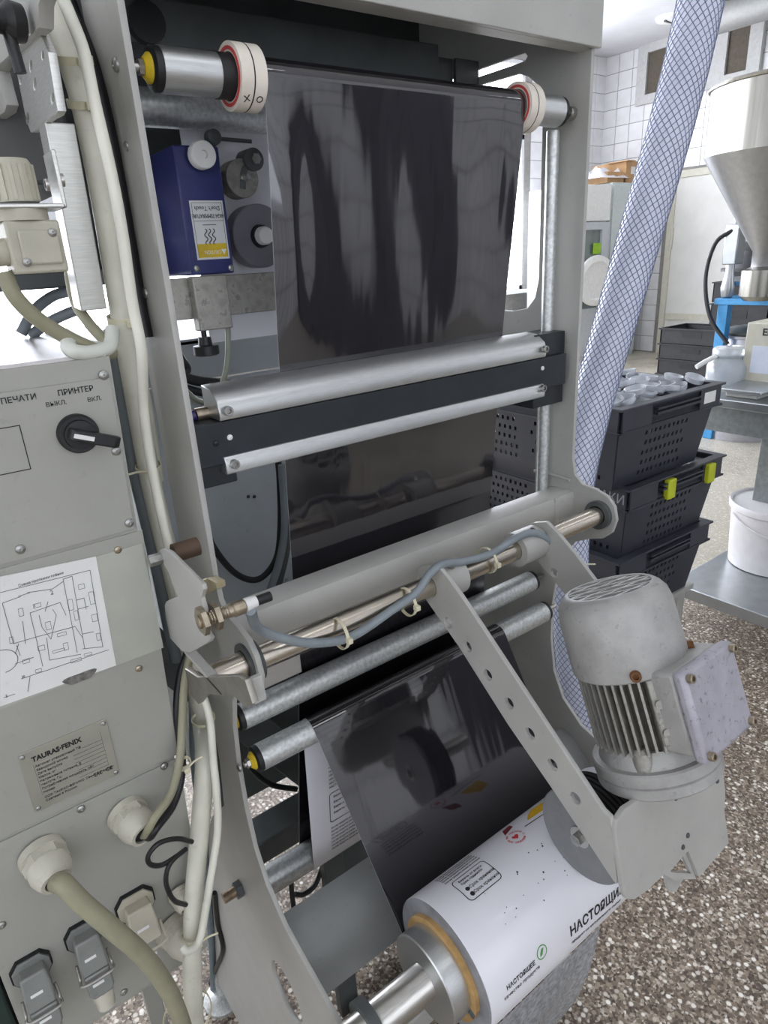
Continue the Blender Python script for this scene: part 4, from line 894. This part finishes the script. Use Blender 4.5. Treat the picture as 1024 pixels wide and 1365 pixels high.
ziptie(at(258,1245,y=.562),(.05,.0,-1),.0125,'cream cable tie near the bottom of the lower conduit',tail=(.02,-.01,.01))
ziptie(at(250,1352,y=.55),(.1,.0,-1),.0260,'cream cable tie bundling the thick khaki cable and conduit at the bottom')
# cables on top of the cabinet, under the regulator
cable('beige_cable','khaki cable sloping from the regulator down to the cabinet top','cable',mixed([(5,362,'y',.60),(20,395,'y',.60),(50,425,'y',.605),(90,450,'y',.61),(130,468,'y',.62),(150,470,'y',.63)]),.0062,cablebeige,seg=12)
cable('looped_hose','white hose bent in a loop on the cabinet top','hose',mixed([(150,440,'y',.63),(146,462,'y',.615),(120,470,'y',.605),(98,468,'y',.60),(90,460,'y',.605),(98,455,'y',.615),(120,463,'y',.625),(140,466,'y',.63)]),.0062,mat('white_hose',(216,218,208),.35,var=.04),seg=12)
cable('grey_cable','grey cable arching above the cabinet top, left','cable',mixed([(28,445,'y',.86),(45,415,'y',.86),(70,395,'y',.86),(95,388,'y',.85),(110,386,'y',.84)]),.006,cableg)
cable('grey_cable','grey cable crossing low above the cabinet top','cable',mixed([(40,448,'y',.86),(65,430,'y',.86),(90,418,'y',.85),(112,410,'y',.84)]),.006,cableg)
cable('beige_cable','khaki cable hanging from the support bar to the cabinet top','cable',mixed([(92,330,'y',.70),(94,370,'y',.69),(102,405,'y',.67),(118,430,'y',.65),(138,452,'y',.64),(150,460,'y',.63)]),.005,cablebeige)
# cables behind the film, in front of the machine body
cable('thin_cable','grey-green cable hanging in a loop from the printer mount','cable',mixed([(302,420,'y',.745),(304,450,'y',.74),(302,490,'y',.73),(290,525,'y',.72),(270,536,'y',.71),(252,525,'y',.70),(238,508,'y',.70)]),.0032,mat('olive_cable',(140,144,128),.5))
for k,(l,pp,r) in enumerate((('thick black cable running behind the clamp bar',[(232,498),(262,507),(300,512),(350,520),(390,522)],.0075),('lower black cable running behind the clamp bar',[(230,508),(255,520),(290,526),(340,528),(385,526)],.0055),('short black cable curling behind the left column above the clamp bar',[(230,460),(242,478),(250,492),(243,498),(232,490)],.005))): cable('black_cable',l,'cable',AX(pp,y=.86),r,black)
cable('black_cable','black cable hanging in a wide loop against the grey body panel','cable',AX([(264,650),(270,690),(285,730),(315,765),(345,772),(368,745),(374,700),(373,640),(371,615)],y=.90),.0052,black)
for k,(l,pp) in enumerate((('grey hose falling behind the film towards the cross beam',[(376,620),(380,700),(372,750),(355,800),(340,830)]),('darker grey hose falling beside it towards the cross beam',[(384,680),(382,730),(372,775),(360,815),(350,835)]))): cable('grey_hose',l,'hose',AX(pp,y=.88),.0065,cableg if k==0 else darkgrey)
cp=at(268,552,y=.64); nz_=thing('air_fitting','small push-in air fitting with a violet collar at the clamp bar','fitting')
new('barrel',MB().cyl((cp.x-.006,.64,cp.z),(cp.x+.012,.64,cp.z),.0068,seg=16),nz_,brass); new('collar',MB().cyl((cp.x+.012,.64,cp.z),(cp.x+.018,.64,cp.z),.0080,seg=16),nz_,mat('blue_ring',(52,88,140),.4)); new('tube_end',MB().tube([(cp.x-.006,.64,cp.z),(cp.x-.012,.641,cp.z-.001),(cp.x-.017,.644,cp.z-.002)],.0055,seg=12),nz_,mat('violet_tube',(56,48,110),.35))
for k,(l,pp) in enumerate((('black cable hanging to the floor below the lowest roller',[(388,1165),(389,1190),(392,1215),(391,1240),(388,1280)]),('black cable drooping sideways below the lowest roller',[(430,1155),(420,1180),(405,1192),(394,1192)]))): cable('black_cable',l,'cable',AX(pp,y=.80),.0045,black)
cable('black_cable','black cable bowing under the second lower roller','cable',AX([(330,1018),(345,1035),(365,1047),(395,1052)],y=.90),.005,black)
sc_=thing('frame_stud','rusty threaded stud through the lower left plate','stud'); p=at(322,1183,x=.213)
new('stud',MB().cyl((.185,p.y,p.z),(.213,p.y,p.z),.0075,seg=16),sc_,mat('worn_bolt',(150,132,110),.5,.8,var=.25,scale=90))
new('nut',MB().cyl((.203,p.y,p.z),(.2125,p.y,p.z),.0125,seg=6),sc_,darkgrey)
# ================================================================== BACKGROUND
# braided suction hose
hp=[at(px,py,d=dd) for px,py,dd in ((958,-120,1.62),(942,-40,1.56),(930,20,1.52),(902,140,1.46),(860,290,1.40),(817,440,1.36),(783,560,1.34),(763,660,1.34),(758,760,1.38),(764,860,1.45),(772,930,1.52),(790,985,1.60))]
hv=(hp[0]-hp[3]).normalized(); hL=(2.15-hp[0].z)/hv.z; hp=[hp[0]+hv*hL,hp[0]+hv*hL*.66,hp[0]+hv*hL*.33]+hp   # up to the ceiling
ho=thing('braided_hose','wide translucent white hose with a blue-grey diamond braid behind the right plate','hose')
hosem=mat('milky_hose',(214,218,234),.35,var=.04,scale=10,coat=.3)
C_=catmull(hp,8); HR=.0385
new('wall',MB().tube(hp,HR,seg=28,n=8),ho,hosem)
def braid(turn,N,phase=0):
    # arc-length frames along the hose, helical yarns on its skin
    T=[(C_[min(i+1,len(C_)-1)]-C_[max(i-1,0)]).normalized() for i in range(len(C_))]; _,u,_2=basis(T[0]); fr_=[]; s=0
    for i,p in enumerate(C_):
        if i: s+=(p-C_[i-1]).length
        u=(u-T[i]*u.dot(T[i])).normalized(); fr_.append((s,p,u.copy(),T[i].cross(u)))
    b=MB(); L_=fr_[-1][0]; step=.006
    for k in range(N):
        pts=[]; s=0; i=0
        while s<L_:
            while i<len(fr_)-2 and fr_[i+1][0]<s: i+=1
            f0,f1=fr_[i],fr_[i+1]; t=(s-f0[0])/max(1e-6,f1[0]-f0[0]); p=f0[1].lerp(f1[1],t); uu=f0[2].lerp(f1[2],t); ww=f0[3].lerp(f1[3],t)
            a=2*PI*k/N+turn*s/HR*.80; pts.append(p+(uu*math.cos(a)+ww*math.sin(a))*(HR+.0002)); s+=step
        b.tube(pts,.00085,seg=3,smooth=False)
    return b
yarn=mat('braid_yarn',(118,128,156),.6,var=.1)
for trn in (1,-1): tag_o=new('braid_yarns',braid(trn,20),ho,yarn); tag_o['kind']='stuff'
# ------------------------------------------------------------------ plastic crates
cratem=mat('black_crate_plastic',(50,52,60),.42,var=.1,scale=20)
def crate(label,x0,y0,ztop,rz=0,sx=.40,sy=.60,h=.205,clips=(),group='black stacking crates on the stand',text=None,white=False):
    t=thing('plastic_crate',label,'crate',group)
    R_=Matrix.Translation((x0,y0,ztop))@Matrix.Rotation(rz,4,'Z')
    w=.004; inx=.028
    def trap(i): return None
    # perforated slanted walls: front, left, back, right
    def wall(o,ux,L,name):
        # local x along the wall, local y up, tapers inwards to the floor
        n=ux.cross(Vector((0,0,1))).normalized()    # outward for counter-clockwise order
        lean=Vector((0,0,1))*h+n*inx
        M=R_@frame(o-n*0,ux,lean)
        up=lean.length; loops=[[(inx,0),(L-inx,0),(L,up),(0,up)]]
        nx=max(6,int(L/.022)); 
        for i in range(nx):
            for j in range(5):
                u=.035+(L-.07)*(i+.5+.25*(j%2))/nx; v=up*.10+up*.58*j/4.6
                if abs(u-L/2)<.02 and L>.5: continue
                if u>L-(.115 if L<.5 else .06) or u<(.115 if L<.5 else .06): continue
                loops.append([(u-.0045,v),(u+.0035,v),(u+.0045,v+.011),(u-.0035,v+.011)])
        return new(name,holed(name,loops,w,M@Matrix.Translation((0,0,0))),t,cratem)
    P=[Vector((0,0,-h)),Vector((sx,0,-h)),Vector((sx,sy,-h)),Vector((0,sy,-h))]
    k=inx*0
    base=[Vector((inx,inx,-h)),Vector((sx-inx,inx,-h)),Vector((sx-inx,sy-inx,-h)),Vector((inx,sy-inx,-h))]
    for i,nm in enumerate(('end_wall','side_wall','end_wall','side_wall')):
        a=base[i]; c=base[(i+1)%4]; ux=(c-a).normalized(); L=(c-a).length+2*inx
        wall(a-ux*inx,ux,L,nm)
    new('bottom',MB().box((inx,inx,-h),(sx-inx,sy-inx,-h+.004),R_),t,cratem)
    # rim: flat lip with a skirt, corner posts
    o_=[(-.012,-.012),(sx+.012,-.012),(sx+.012,sy+.012),(-.012,sy+.012)]; i_=[(.012,.012),(sx-.012,.012),(sx-.012,sy-.012),(.012,sy-.012)]
    rim=new('rim',holed('rim',[o_,i_],.006,R_,bev=.0015),t,cratem)
    sk=[(-.004,-.004),(sx+.004,-.004),(sx+.004,sy+.004),(-.004,sy+.004)]; si=[(0,0),(sx,0),(sx,sy),(0,sy)]
    for (xa,xb) in ((0,.11),(sx-.09,sx)): new('skirt',MB().box((xa,-.008,-.052),(xb,-.003,0),R_),rim,cratem,bev=.001)
    for (ya,yb) in ((0,.13),(sy-.13,sy)): new('skirt',MB().box((-.008,ya,-.052),(-.003,yb,0),R_),rim,cratem,bev=.001); new('skirt',MB().box((sx+.003,ya,-.052),(sx+.008,yb,0),R_),rim,cratem,bev=.001)
    new('handle',MB().box((.12,-.016,-.030),(sx-.10,-.004,-.024),R_).box((.12,-.016,-.018),(sx-.10,-.004,-.014),R_),rim,cratem)
    new('skirt_rail',MB().box((-.010,-.010,-.056),(sx+.010,-.002,-.051),R_).box((-.010,-.010,-.056),(-.002,sy+.01,-.051),R_).box((sx+.002,-.010,-.056),(sx+.010,sy+.01,-.051),R_),rim,cratem)
    for cx,cy in clips: new('clip',MB().box((cx-.016,cy-.020,-.058),(cx+.016,cy-.004,-.006),R_),t,mat('lime_clip',(190,200,40),.5,var=.08),bev=.003)
    if text: new('handwriting',textmesh(text,.034,R_@frame((-.0085,.050,-.028),(0,-1,0),(0,0,1))),t,mat('chalk_pen',(150,152,156),.7))
    if white: new('white_sticker',MB().box((sx-.075,-.0088,-.040),(sx-.025,-.008,-.012),R_),t,whitep)
    return t
RZ=-.03
crate('topmost black crate of the stack, heaped with clear plastic lids, white sticker on its rim',1.29,.862,-.352,RZ,white=True)
crate('middle black crate of the stack, with yellow clips and handwriting on its rim',1.345,.862,-.556,RZ,clips=((.155,0),(.335,0)),text='ЛАКИ')
crate('lowest black crate of the stack, under the handwritten one',1.34,.872,-.752,RZ)
# clear lids heaped in the top crate, and the bagged goods below
lidm_=mat('clear_plastic',(232,236,240),.12,var=.05,scale=60,trans=.55)
lm=MB().lathe((0,0,0),(0,0,1),[(0,.017),(.002,.023),(.014,.026),(.015,.0235),(.004,.020),(.002,.0001)],16).mesh('plastic_lid'); lm.materials.append(lidm_)
k=0
for i in range(8):
    for j in range(12):
        x=1.325+.046*i+random.uniform(-.012,.012); y=.905+.046*j+random.uniform(-.012,.012); k+=1
        o=new('clear_plastic_lid',lm,None,None,M=Matrix.Translation((x,y,-.362+random.uniform(0,.02)))@Matrix.Rotation(random.uniform(-.35,.35),4,'X')@Matrix.Rotation(random.uniform(-.35,.35),4,'Y'))
        tag(o,'round clear plastic lid heaped in the topmost black crate','cup','clear lids in the top crate')
fill=MB(); 
def lumpy(x0,x1,y0,y1,z,amp,n=22):
    vs=[]; fs=[]
    for i in range(n+1):
        for j in range(n+1):
            e=min(i,n-i,j,n-j)/n*4; vs.append((x0+(x1-x0)*i/n,y0+(y1-y0)*j/n,z+amp*min(1,e)*(.4+.6*random.random())))
    for i in range(n):
        for j in range(n): fs.append((i*(n+1)+j,(i+1)*(n+1)+j,(i+1)*(n+1)+j+1,i*(n+1)+j+1))
    return MB().add(vs,fs)
bagm=mat('clear_bag_film',(150,152,156),.15,var=.3,scale=40,spec=.9)
solo('clear_lid_layer',lumpy(1.31,1.67,.88,1.43,-.400,.02),mat('grey_lid_layer',(186,188,192),.3,var=.2,scale=50),'pale layer of clear lids under the heap in the topmost crate','cups',kind='stuff')
solo('plastic_bag',lumpy(1.375,1.745,.88,1.44,-.572,.018),bagm,'crumpled clear bag lining the middle black crate','bag')
solo('plastic_bag',lumpy(1.375,1.735,.89,1.45,-.768,.018),bagm,'crumpled clear bag lining the lowest black crate','bag')
st=thing('steel_stand','low grey steel stand under the stack of black crates','stand')
grey=mat('grey_sheet',(178,178,172),.5,.3,var=.06)
new('shelf',MB().box((1.36,.88,-.975),(1.75,1.46,-.958)),st,grey,bev=.002)
for x in (1.38,1.71):
    for y in (.90,1.42): new('leg',MB().box((x,y,-EYE),(x+.035,y+.035,-.975)),st,grey,bev=.002)
# ------------------------------------------------------------------ steel work table at the right with lower shelf
inox=mat('stainless_sheet',(176,180,182),.3,.9,var=.06,scale=20); tubem=mat('galvanised_leg',(150,156,156),.4,.7,var=.1,scale=60)
tbl=thing('work_table','steel work table with a lower shelf at the right, far side of the crates','table')
new('table_top',MB().box((2.29,-.35,-.560),(3.25,1.34,-.530)),tbl,inox,bev=.003)
new('apron',MB().box((2.34,-.30,-.66),(2.36,1.28,-.560)).box((2.34,1.26,-.66),(3.2,1.28,-.56)),tbl,tubem,bev=.002)
new('lower_shelf',MB().box((2.14,-.35,-1.245),(3.2,1.165,-1.200)),tbl,inox,bev=.003)
for x in (2.52,3.12):
    for y in (-.28,1.02):
        new('leg',MB().box((x,y,-1.36),(x+.065,y+.065,-.56)),tbl,tubem,bev=.003)
        new('levelling_foot',MB().lathe((x+.032,y+.032,-EYE),(0,0,1),[(0,.034),(.012,.034),(.022,.02),(.024,.010),(.05,.010),(.055,.026),(.065,.026)],18),tbl,black)
bk=thing('plastic_bucket','white plastic bucket with a lid on the lower shelf of the steel table','bucket')
bc=Vector((2.555,1.0,-1.20)); bkm=mat('white_bucket',(226,224,224),.35,var=.03)
new('pail',MB().lathe(bc,(0,0,1),[(0,.0001),(0,.140),(.004,.146),(.24,.160),(.24,.152),(.01,.138)],56),bk,bkm)
new('lid',MB().lathe(bc,(0,0,1),[(.225,.162),(.230,.168),(.250,.169),(.256,.166),(.254,.158),(.248,.154),(.248,.0001)],56),bk,bkm)
new('handle',MB().tube([bc+Vector((0.167*math.cos(t),.167*math.sin(t),.215-.06*math.sin((t-math.radians(140))/math.radians(180)*PI))) for t in [math.radians(140+18*k_) for k_ in range(11)]],.004,seg=8),bk,bkm)
# ------------------------------------------------------------------ things on the table
dv_=thing('metering_device','beige metal instrument box with a pale display on the steel table','instrument')
dm=mat('beige_instrument',(186,184,168),.5,var=.05); dp=at(985,517,z=-.53)
DX,DY=dp.x,dp.y-.25
new('case',MB().box((DX,DY-.02,-.515),(DX+.34,dp.y,-.295)),dv_,dm,bev=.004)
new('display',MB().box((DX-.0015,DY+.02,-.47),(DX,dp.y-.03,-.375)),dv_,mat('pale_display',(196,204,216),.3,var=.03))
new('lettering',textmesh('EL',.034,frame((DX-.001,dp.y-.056,-.327),(0,-1,0),(0,0,1)),bold=.001,align='LEFT'),dv_,inkm)
for y in (DY+.02,dp.y-.04): new('foot',MB().cyl((DX+.03,y,-.53),(DX+.03,y,-.515),.018,seg=14),dv_,black)
sca=thing('table_scale','flat grey scale platform on the corner of the steel table','scale'); 
p=at(930,520,z=-.50); new('platform',MB().box((2.32,1.02,-.512),(2.60,1.17,-.498)),sca,inox,bev=.004); new('base',MB().box((2.34,1.04,-.53),(2.58,1.15,-.512)),sca,grey,bev=.004)
jr=thing('glass_jar','clear glass jar with a ring handle beside the instrument box','jar'); jm=mat('jar_glass',(226,232,236),.08,var=.04,trans=.6)
jc=Vector((2.53,1.24,-.53))
new('body',MB().lathe(jc,(0,0,1),[(0,.0001),(0,.076),(.01,.080),(.075,.080),(.095,.068),(.105,.058),(.12,.058),(.12,.054),(.10,.054),(.07,.075),(.006,.075)],40),jr,jm)
new('lid',MB().lathe(jc,(0,0,1),[(.115,.066),(.132,.066),(.140,.060),(.143,.0001)],36),jr,jm)
new('handle',MB().tube([jc+Vector((-.055,.025,.115)),jc+Vector((-.09,.05,.095)),jc+Vector((-.12,.065,.078))],.009,seg=10),jr,whitep)
# filling machine farther back on a blue stand
K=4.8/3.45
q1=at(985,398,x=4.8); zt=q1.z
t2=thing('filling_stand','blue painted stand under the stainless hopper','stand'); bluef=mat('sky_blue_paint',(70,150,205),.45,var=.06)
lg=at(962,430,x=4.8)
new('top',MB().box((4.78,1.0,zt-.04),(5.7,lg.y+.06,zt)),t2,bluef,bev=.003)
for x,y in ((4.80,lg.y-.03),(5.6,lg.y-.03),(4.80,1.05),(5.6,1.05)): new('leg',MB().box((x,y,-EYE),(x+.07,y+.07,zt-.04)),t2,bluef,bev=.003)
mc=thing('milk_can','tall grey aluminium can with a shoulder and dark lid under the blue stand','can'); cm_=mat('dull_aluminium',(176,176,182),.4,.7,var=.06)
cp_=at(1003,445,x=5.05); cc=Vector((cp_.x,cp_.y,-EYE)); ch=cp_.z+EYE
new('body',MB().lathe(cc,(0,0,1),[(0,.0001),(0,.24),(ch-.20,.24),(ch-.12,.22),(ch-.07,.175),(ch-.02,.172),(ch-.015,.19),(ch,.19)],44),mc,cm_)
new('lid',MB().lathe(cc,(0,0,1),[(ch,.18),(ch+.02,.195),(ch+.045,.17),(ch+.06,.08),(ch+.065,.0001)],40),mc,darkgrey)
hc=at(1046,150,d=3.75*K); hp_=thing('steel_hopper','polished stainless steel cone hopper above the blue stand','hopper')
hopm=mat('polished_stainless',(160,158,150),.26,1,var=.10,scale=9,stretch=(6,6,.3))
zr=at(953,122,d=3.75*K).z; zs=at(953,212,d=3.75*K).z; HRd=.300*K
new('cylinder',MB().lathe((hc.x,hc.y,0),(0,0,1),[(zs,HRd),(zr,HRd),(zr,HRd-.006),(zs,HRd-.006)],72),hp_,hopm)
new('rim_bead',MB().tube([(hc.x+(HRd+.004)*math.cos(2*PI*k_/48),hc.y+(HRd+.004)*math.sin(2*PI*k_/48),zr) for k_ in range(49)],.012,seg=8,n=2),hp_,hopm)
new('cone',MB().lathe((hc.x,hc.y,0),(0,0,1),[(zt+.20,.07),(zt+.30,.07),(zs,HRd)],72),hp_,mat('satin_stainless',(150,150,150),.35,.95,var=.05))
new('outlet',MB().lathe((hc.x,hc.y,0),(0,0,1),[(zt,.09),(zt+.03,.12),(zt+.19,.12),(zt+.21,.07)],32),hp_,hopm)
dr=thing('dark_drum','dark ribbed tank half visible under the cone of the hopper','tank'); dc=at(1012,352,x=5.3)
new('shell',MB().lathe((dc.x,dc.y,dc.z-.20),(0,0,1),[(0,.14),(.08,.21),(.16,.22),(.16,.25),(.18,.25),(.18,.215),(.30,.19),(.37,.09),(.375,.0001)],32),dr,mat('dark_tank',(60,60,62),.5,.4,var=.15))
new('cradle',MB().box((dc.x-.06,dc.y-.06,zt),(dc.x+.06,dc.y+.06,dc.z-.19)),dr,inox)
va=thing('pneumatic_valve','slim pneumatic dosing cylinder with a black air tube on the blue stand','valve')
v0=at(969,395,x=4.84); V0=Vector((v0.x,v0.y,0))
new('nozzle',MB().lathe((V0.x,V0.y,0),(0,0,1),[(zt+.002,.028),(zt+.01,.038),(zt+.07,.047),(zt+.16,.028),(zt+.23,.028)],20),va,inox)
new('cylinder',MB().box((V0.x-.04,V0.y-.05,zt+.22),(V0.x+.07,V0.y+.045,zt+.48)),va,inox,bev=.008)
new('rod',MB().cyl((V0.x,V0.y,zt+.48),(V0.x,V0.y,zt+.66),.012,seg=12),va,whitep)
new('air_tube',MB().tube([(V0.x-.03,V0.y,zt+.44),(V0.x-.07,V0.y+.09,zt+.36),(V0.x-.09,V0.y+.12,zt+.14),(V0.x-.10,V0.y+.05,zt-.12),(V0.x-.10,V0.y-.10,zt-.30)],.014,seg=8),va,black)
new('side_pipe',MB().cyl((V0.x,V0.y,zt+.11),(V0.x+.42,V0.y-.30,zt+.11),.030,seg=14),va,inox); new('clamp',MB().cyl((V0.x+.14,V0.y-.10,zt+.07),(V0.x+.14,V0.y-.10,zt+.17),.05,seg=14),va,inox)
rb_=solo('red_switch',MB().lathe((V0.x+.12,V0.y-.22,zt),(0,0,1),[(0,.04),(.04,.04),(.05,.028),(.07,.025),(.072,.0001)],18),redi,'small red button on the blue stand','button')
# stacked trays and bins far behind
blackc=mat('matt_black_crate',(46,46,48),.6,var=.15)
def tray(label,x,y,z,sx,sy,h,cat='tray',group='black trays on the floor by the door',m=None,nm='stacking_tray'):
    t=thing(nm,label,cat,group); m=m or blackc
    new('walls',MB().box((x,y,z),(x+sx,y+.012,z+h)).box((x,y+sy-.012,z),(x+sx,y+sy,z+h)).box((x,y,z),(x+.012,y+sy,z+h)).box((x+sx-.012,y,z),(x+sx,y+sy,z+h)),t,m)
    new('base',MB().box((x+.012,y+.012,z+.002),(x+sx-.012,y+sy-.012,z+.01)),t,m)
    new('rim',holed('rim',[[(x-.015,y-.015),(x+sx+.015,y-.015),(x+sx+.015,y+sy+.015),(x-.015,y+sy+.015)],[(x+.012,y+.012),(x+sx-.012,y+.012),(x+sx-.012,y+sy-.012),(x+.012,y+sy-.012)]],.012,Matrix.Translation((0,0,z+h))),t,m)
    new('handle_slot',MB().box((x-.004,y+sy*.35,z+h*.45),(x,y+sy*.65,z+h*.75)),t,black)
    return t
tb_=at(873,500,x=5.7)
for k_,nm_ in enumerate(('lowest','second','third','fourth','topmost')): tray('%s black stacking tray of the floor pile near the cream door'%nm_,5.7,tb_.y-.62,-EYE+.135*k_,.42,.60,.125)
g3p=at(932,405,x=7.6)
solo('crate_plinth',MB().box((7.5,3.2,-EYE),(8.2,4.05,at(940,437,x=7.5).z)),grey,'grey plinth under the dark bins by the door','plinth',bev=.01)
zb=at(940,437,x=7.5).z
tray('lower dark plastic bin on the plinth by the door',7.5,3.35,zb,.55,.62,at(940,405,x=7.5).z-zb,'bin','dark bins by the door',nm='plastic_bin')
tray('upper dark plastic bin on the plinth by the door',7.52,3.38,at(940,403,x=7.5).z,.5,.6,at(940,377,x=7.5).z-at(940,403,x=7.5).z,'bin','dark bins by the door',nm='plastic_bin')
# tall cabinets in the far corner
gm=mat('pale_green_locker',(198,206,204),.5,var=.03)
lk=thing('metal_locker','pale grey-green metal locker in the far corner','locker')
new('body',MB().box((7.43,5.30,-EYE),(8.10,5.95,.66)),lk,gm,bev=.006)
new('door',MB().box((7.44,5.285,-EYE+.05),(7.80,5.30,.63)),lk,gm,bev=.003); new('door',MB().box((7.88,5.285,-EYE+.05),(8.09,5.30,.63)),lk,gm,bev=.003)
new('gap',MB().box((7.805,5.292,-.7),(7.875,5.298,.62)),lk,black)
fr_=thing('display_fridge','white display refrigerator with a glass door in the far corner','refrigerator')
new('body',MB().box((6.70,5.32,-EYE),(7.38,5.95,.62)),fr_,winframe,bev=.01)
new('header',MB().box((6.70,5.27,.24),(7.38,5.32,.63)),fr_,whitep,bev=.008)
new('glass_door',MB().box((6.78,5.29,-.75),(7.24,5.32,.20)),fr_,mat('fridge_glass',(120,132,128),.1,var=.2,scale=4),bev=.003)
new('door_frame',holed('door_frame',[[(6.71,-1.30),(7.37,-1.30),(7.37,.23),(6.71,.23)],[(6.79,-.74),(7.23,-.74),(7.23,.15),(6.79,.15)]],.03,frame((0,5.275,0),(1,0,0),(0,0,1))),fr_,mat('fridge_grey',(190,194,198),.4,var=.04))
new('green_pack',MB().box((7.08,5.262,-.12),(7.22,5.272,.0)),fr_,mat('green_pack',(150,196,40),.5))
fn=solo('round_fan',MB().lathe((7.05,5.20,-.42),(-.2,-1,0),[(0,.27),(.02,.29),(.05,.28),(.06,.22),(.03,.20),(.03,.0001)],36),whitep,'round white dish leaning against the display refrigerator','dish')
cbx=thing('cardboard_box','open cardboard box on top of the pale locker','box'); cbm=mat('corrugated_card',(190,152,110),.8,var=.08,scale=20)
z0=.66
new('carton',MB().box((7.75,5.35,z0),(8.08,5.85,z0+.24)),cbx,cbm,bev=.003); new('flap',MB().box((7.70,5.30,z0+.235),(7.86,5.60,z0+.245),Matrix.Translation((0,0,0))),cbx,cbm); new('label',MB().box((7.85,5.345,z0+.10),(7.93,5.35,z0+.18)),cbx,whitep)
bag=solo('plastic_bundle',lumpy(7.2,7.8,5.3,5.9,z0+.05,.16,10),mat('white_bag',(226,226,230),.4,var=.04),'white plastic wrapped bundle beside the cardboard box on the locker','bundle')
pb=solo('small_carton',MB().box((7.38,5.34,z0),(7.70,5.75,z0+.12)),cbm,'low cardboard carton beneath the white bundle on the locker','box',bev=.004)
duct=solo('ceiling_duct',MB().cyl((7.6,2.6,2.03),(7.6,4.62,2.03),.13,seg=28,bev=.01),mat('grey_duct',(150,150,148),.6,.3,var=.05),'round grey ventilation duct under the ceiling at the upper right','duct')
ln=thing('ceiling_rose','small round white ceiling fitting near the far corner','ceiling fitting'); p=at(895,22,z=2.19)
new('dome',MB().lathe((p.x,p.y,2.19),(0,0,-1),[(0,.16),(.03,.15),(.05,.09),(.055,.0001)],28),ln,whitep); new('slot',MB().box((p.x-.11,p.y-.012,2.19-.058),(p.x+.02,p.y+.012,2.19-.040)),ln,darkgrey)
# ================================================================== finish: origins to the base of each thing, floor datum
for o in TOPS: settle(o)
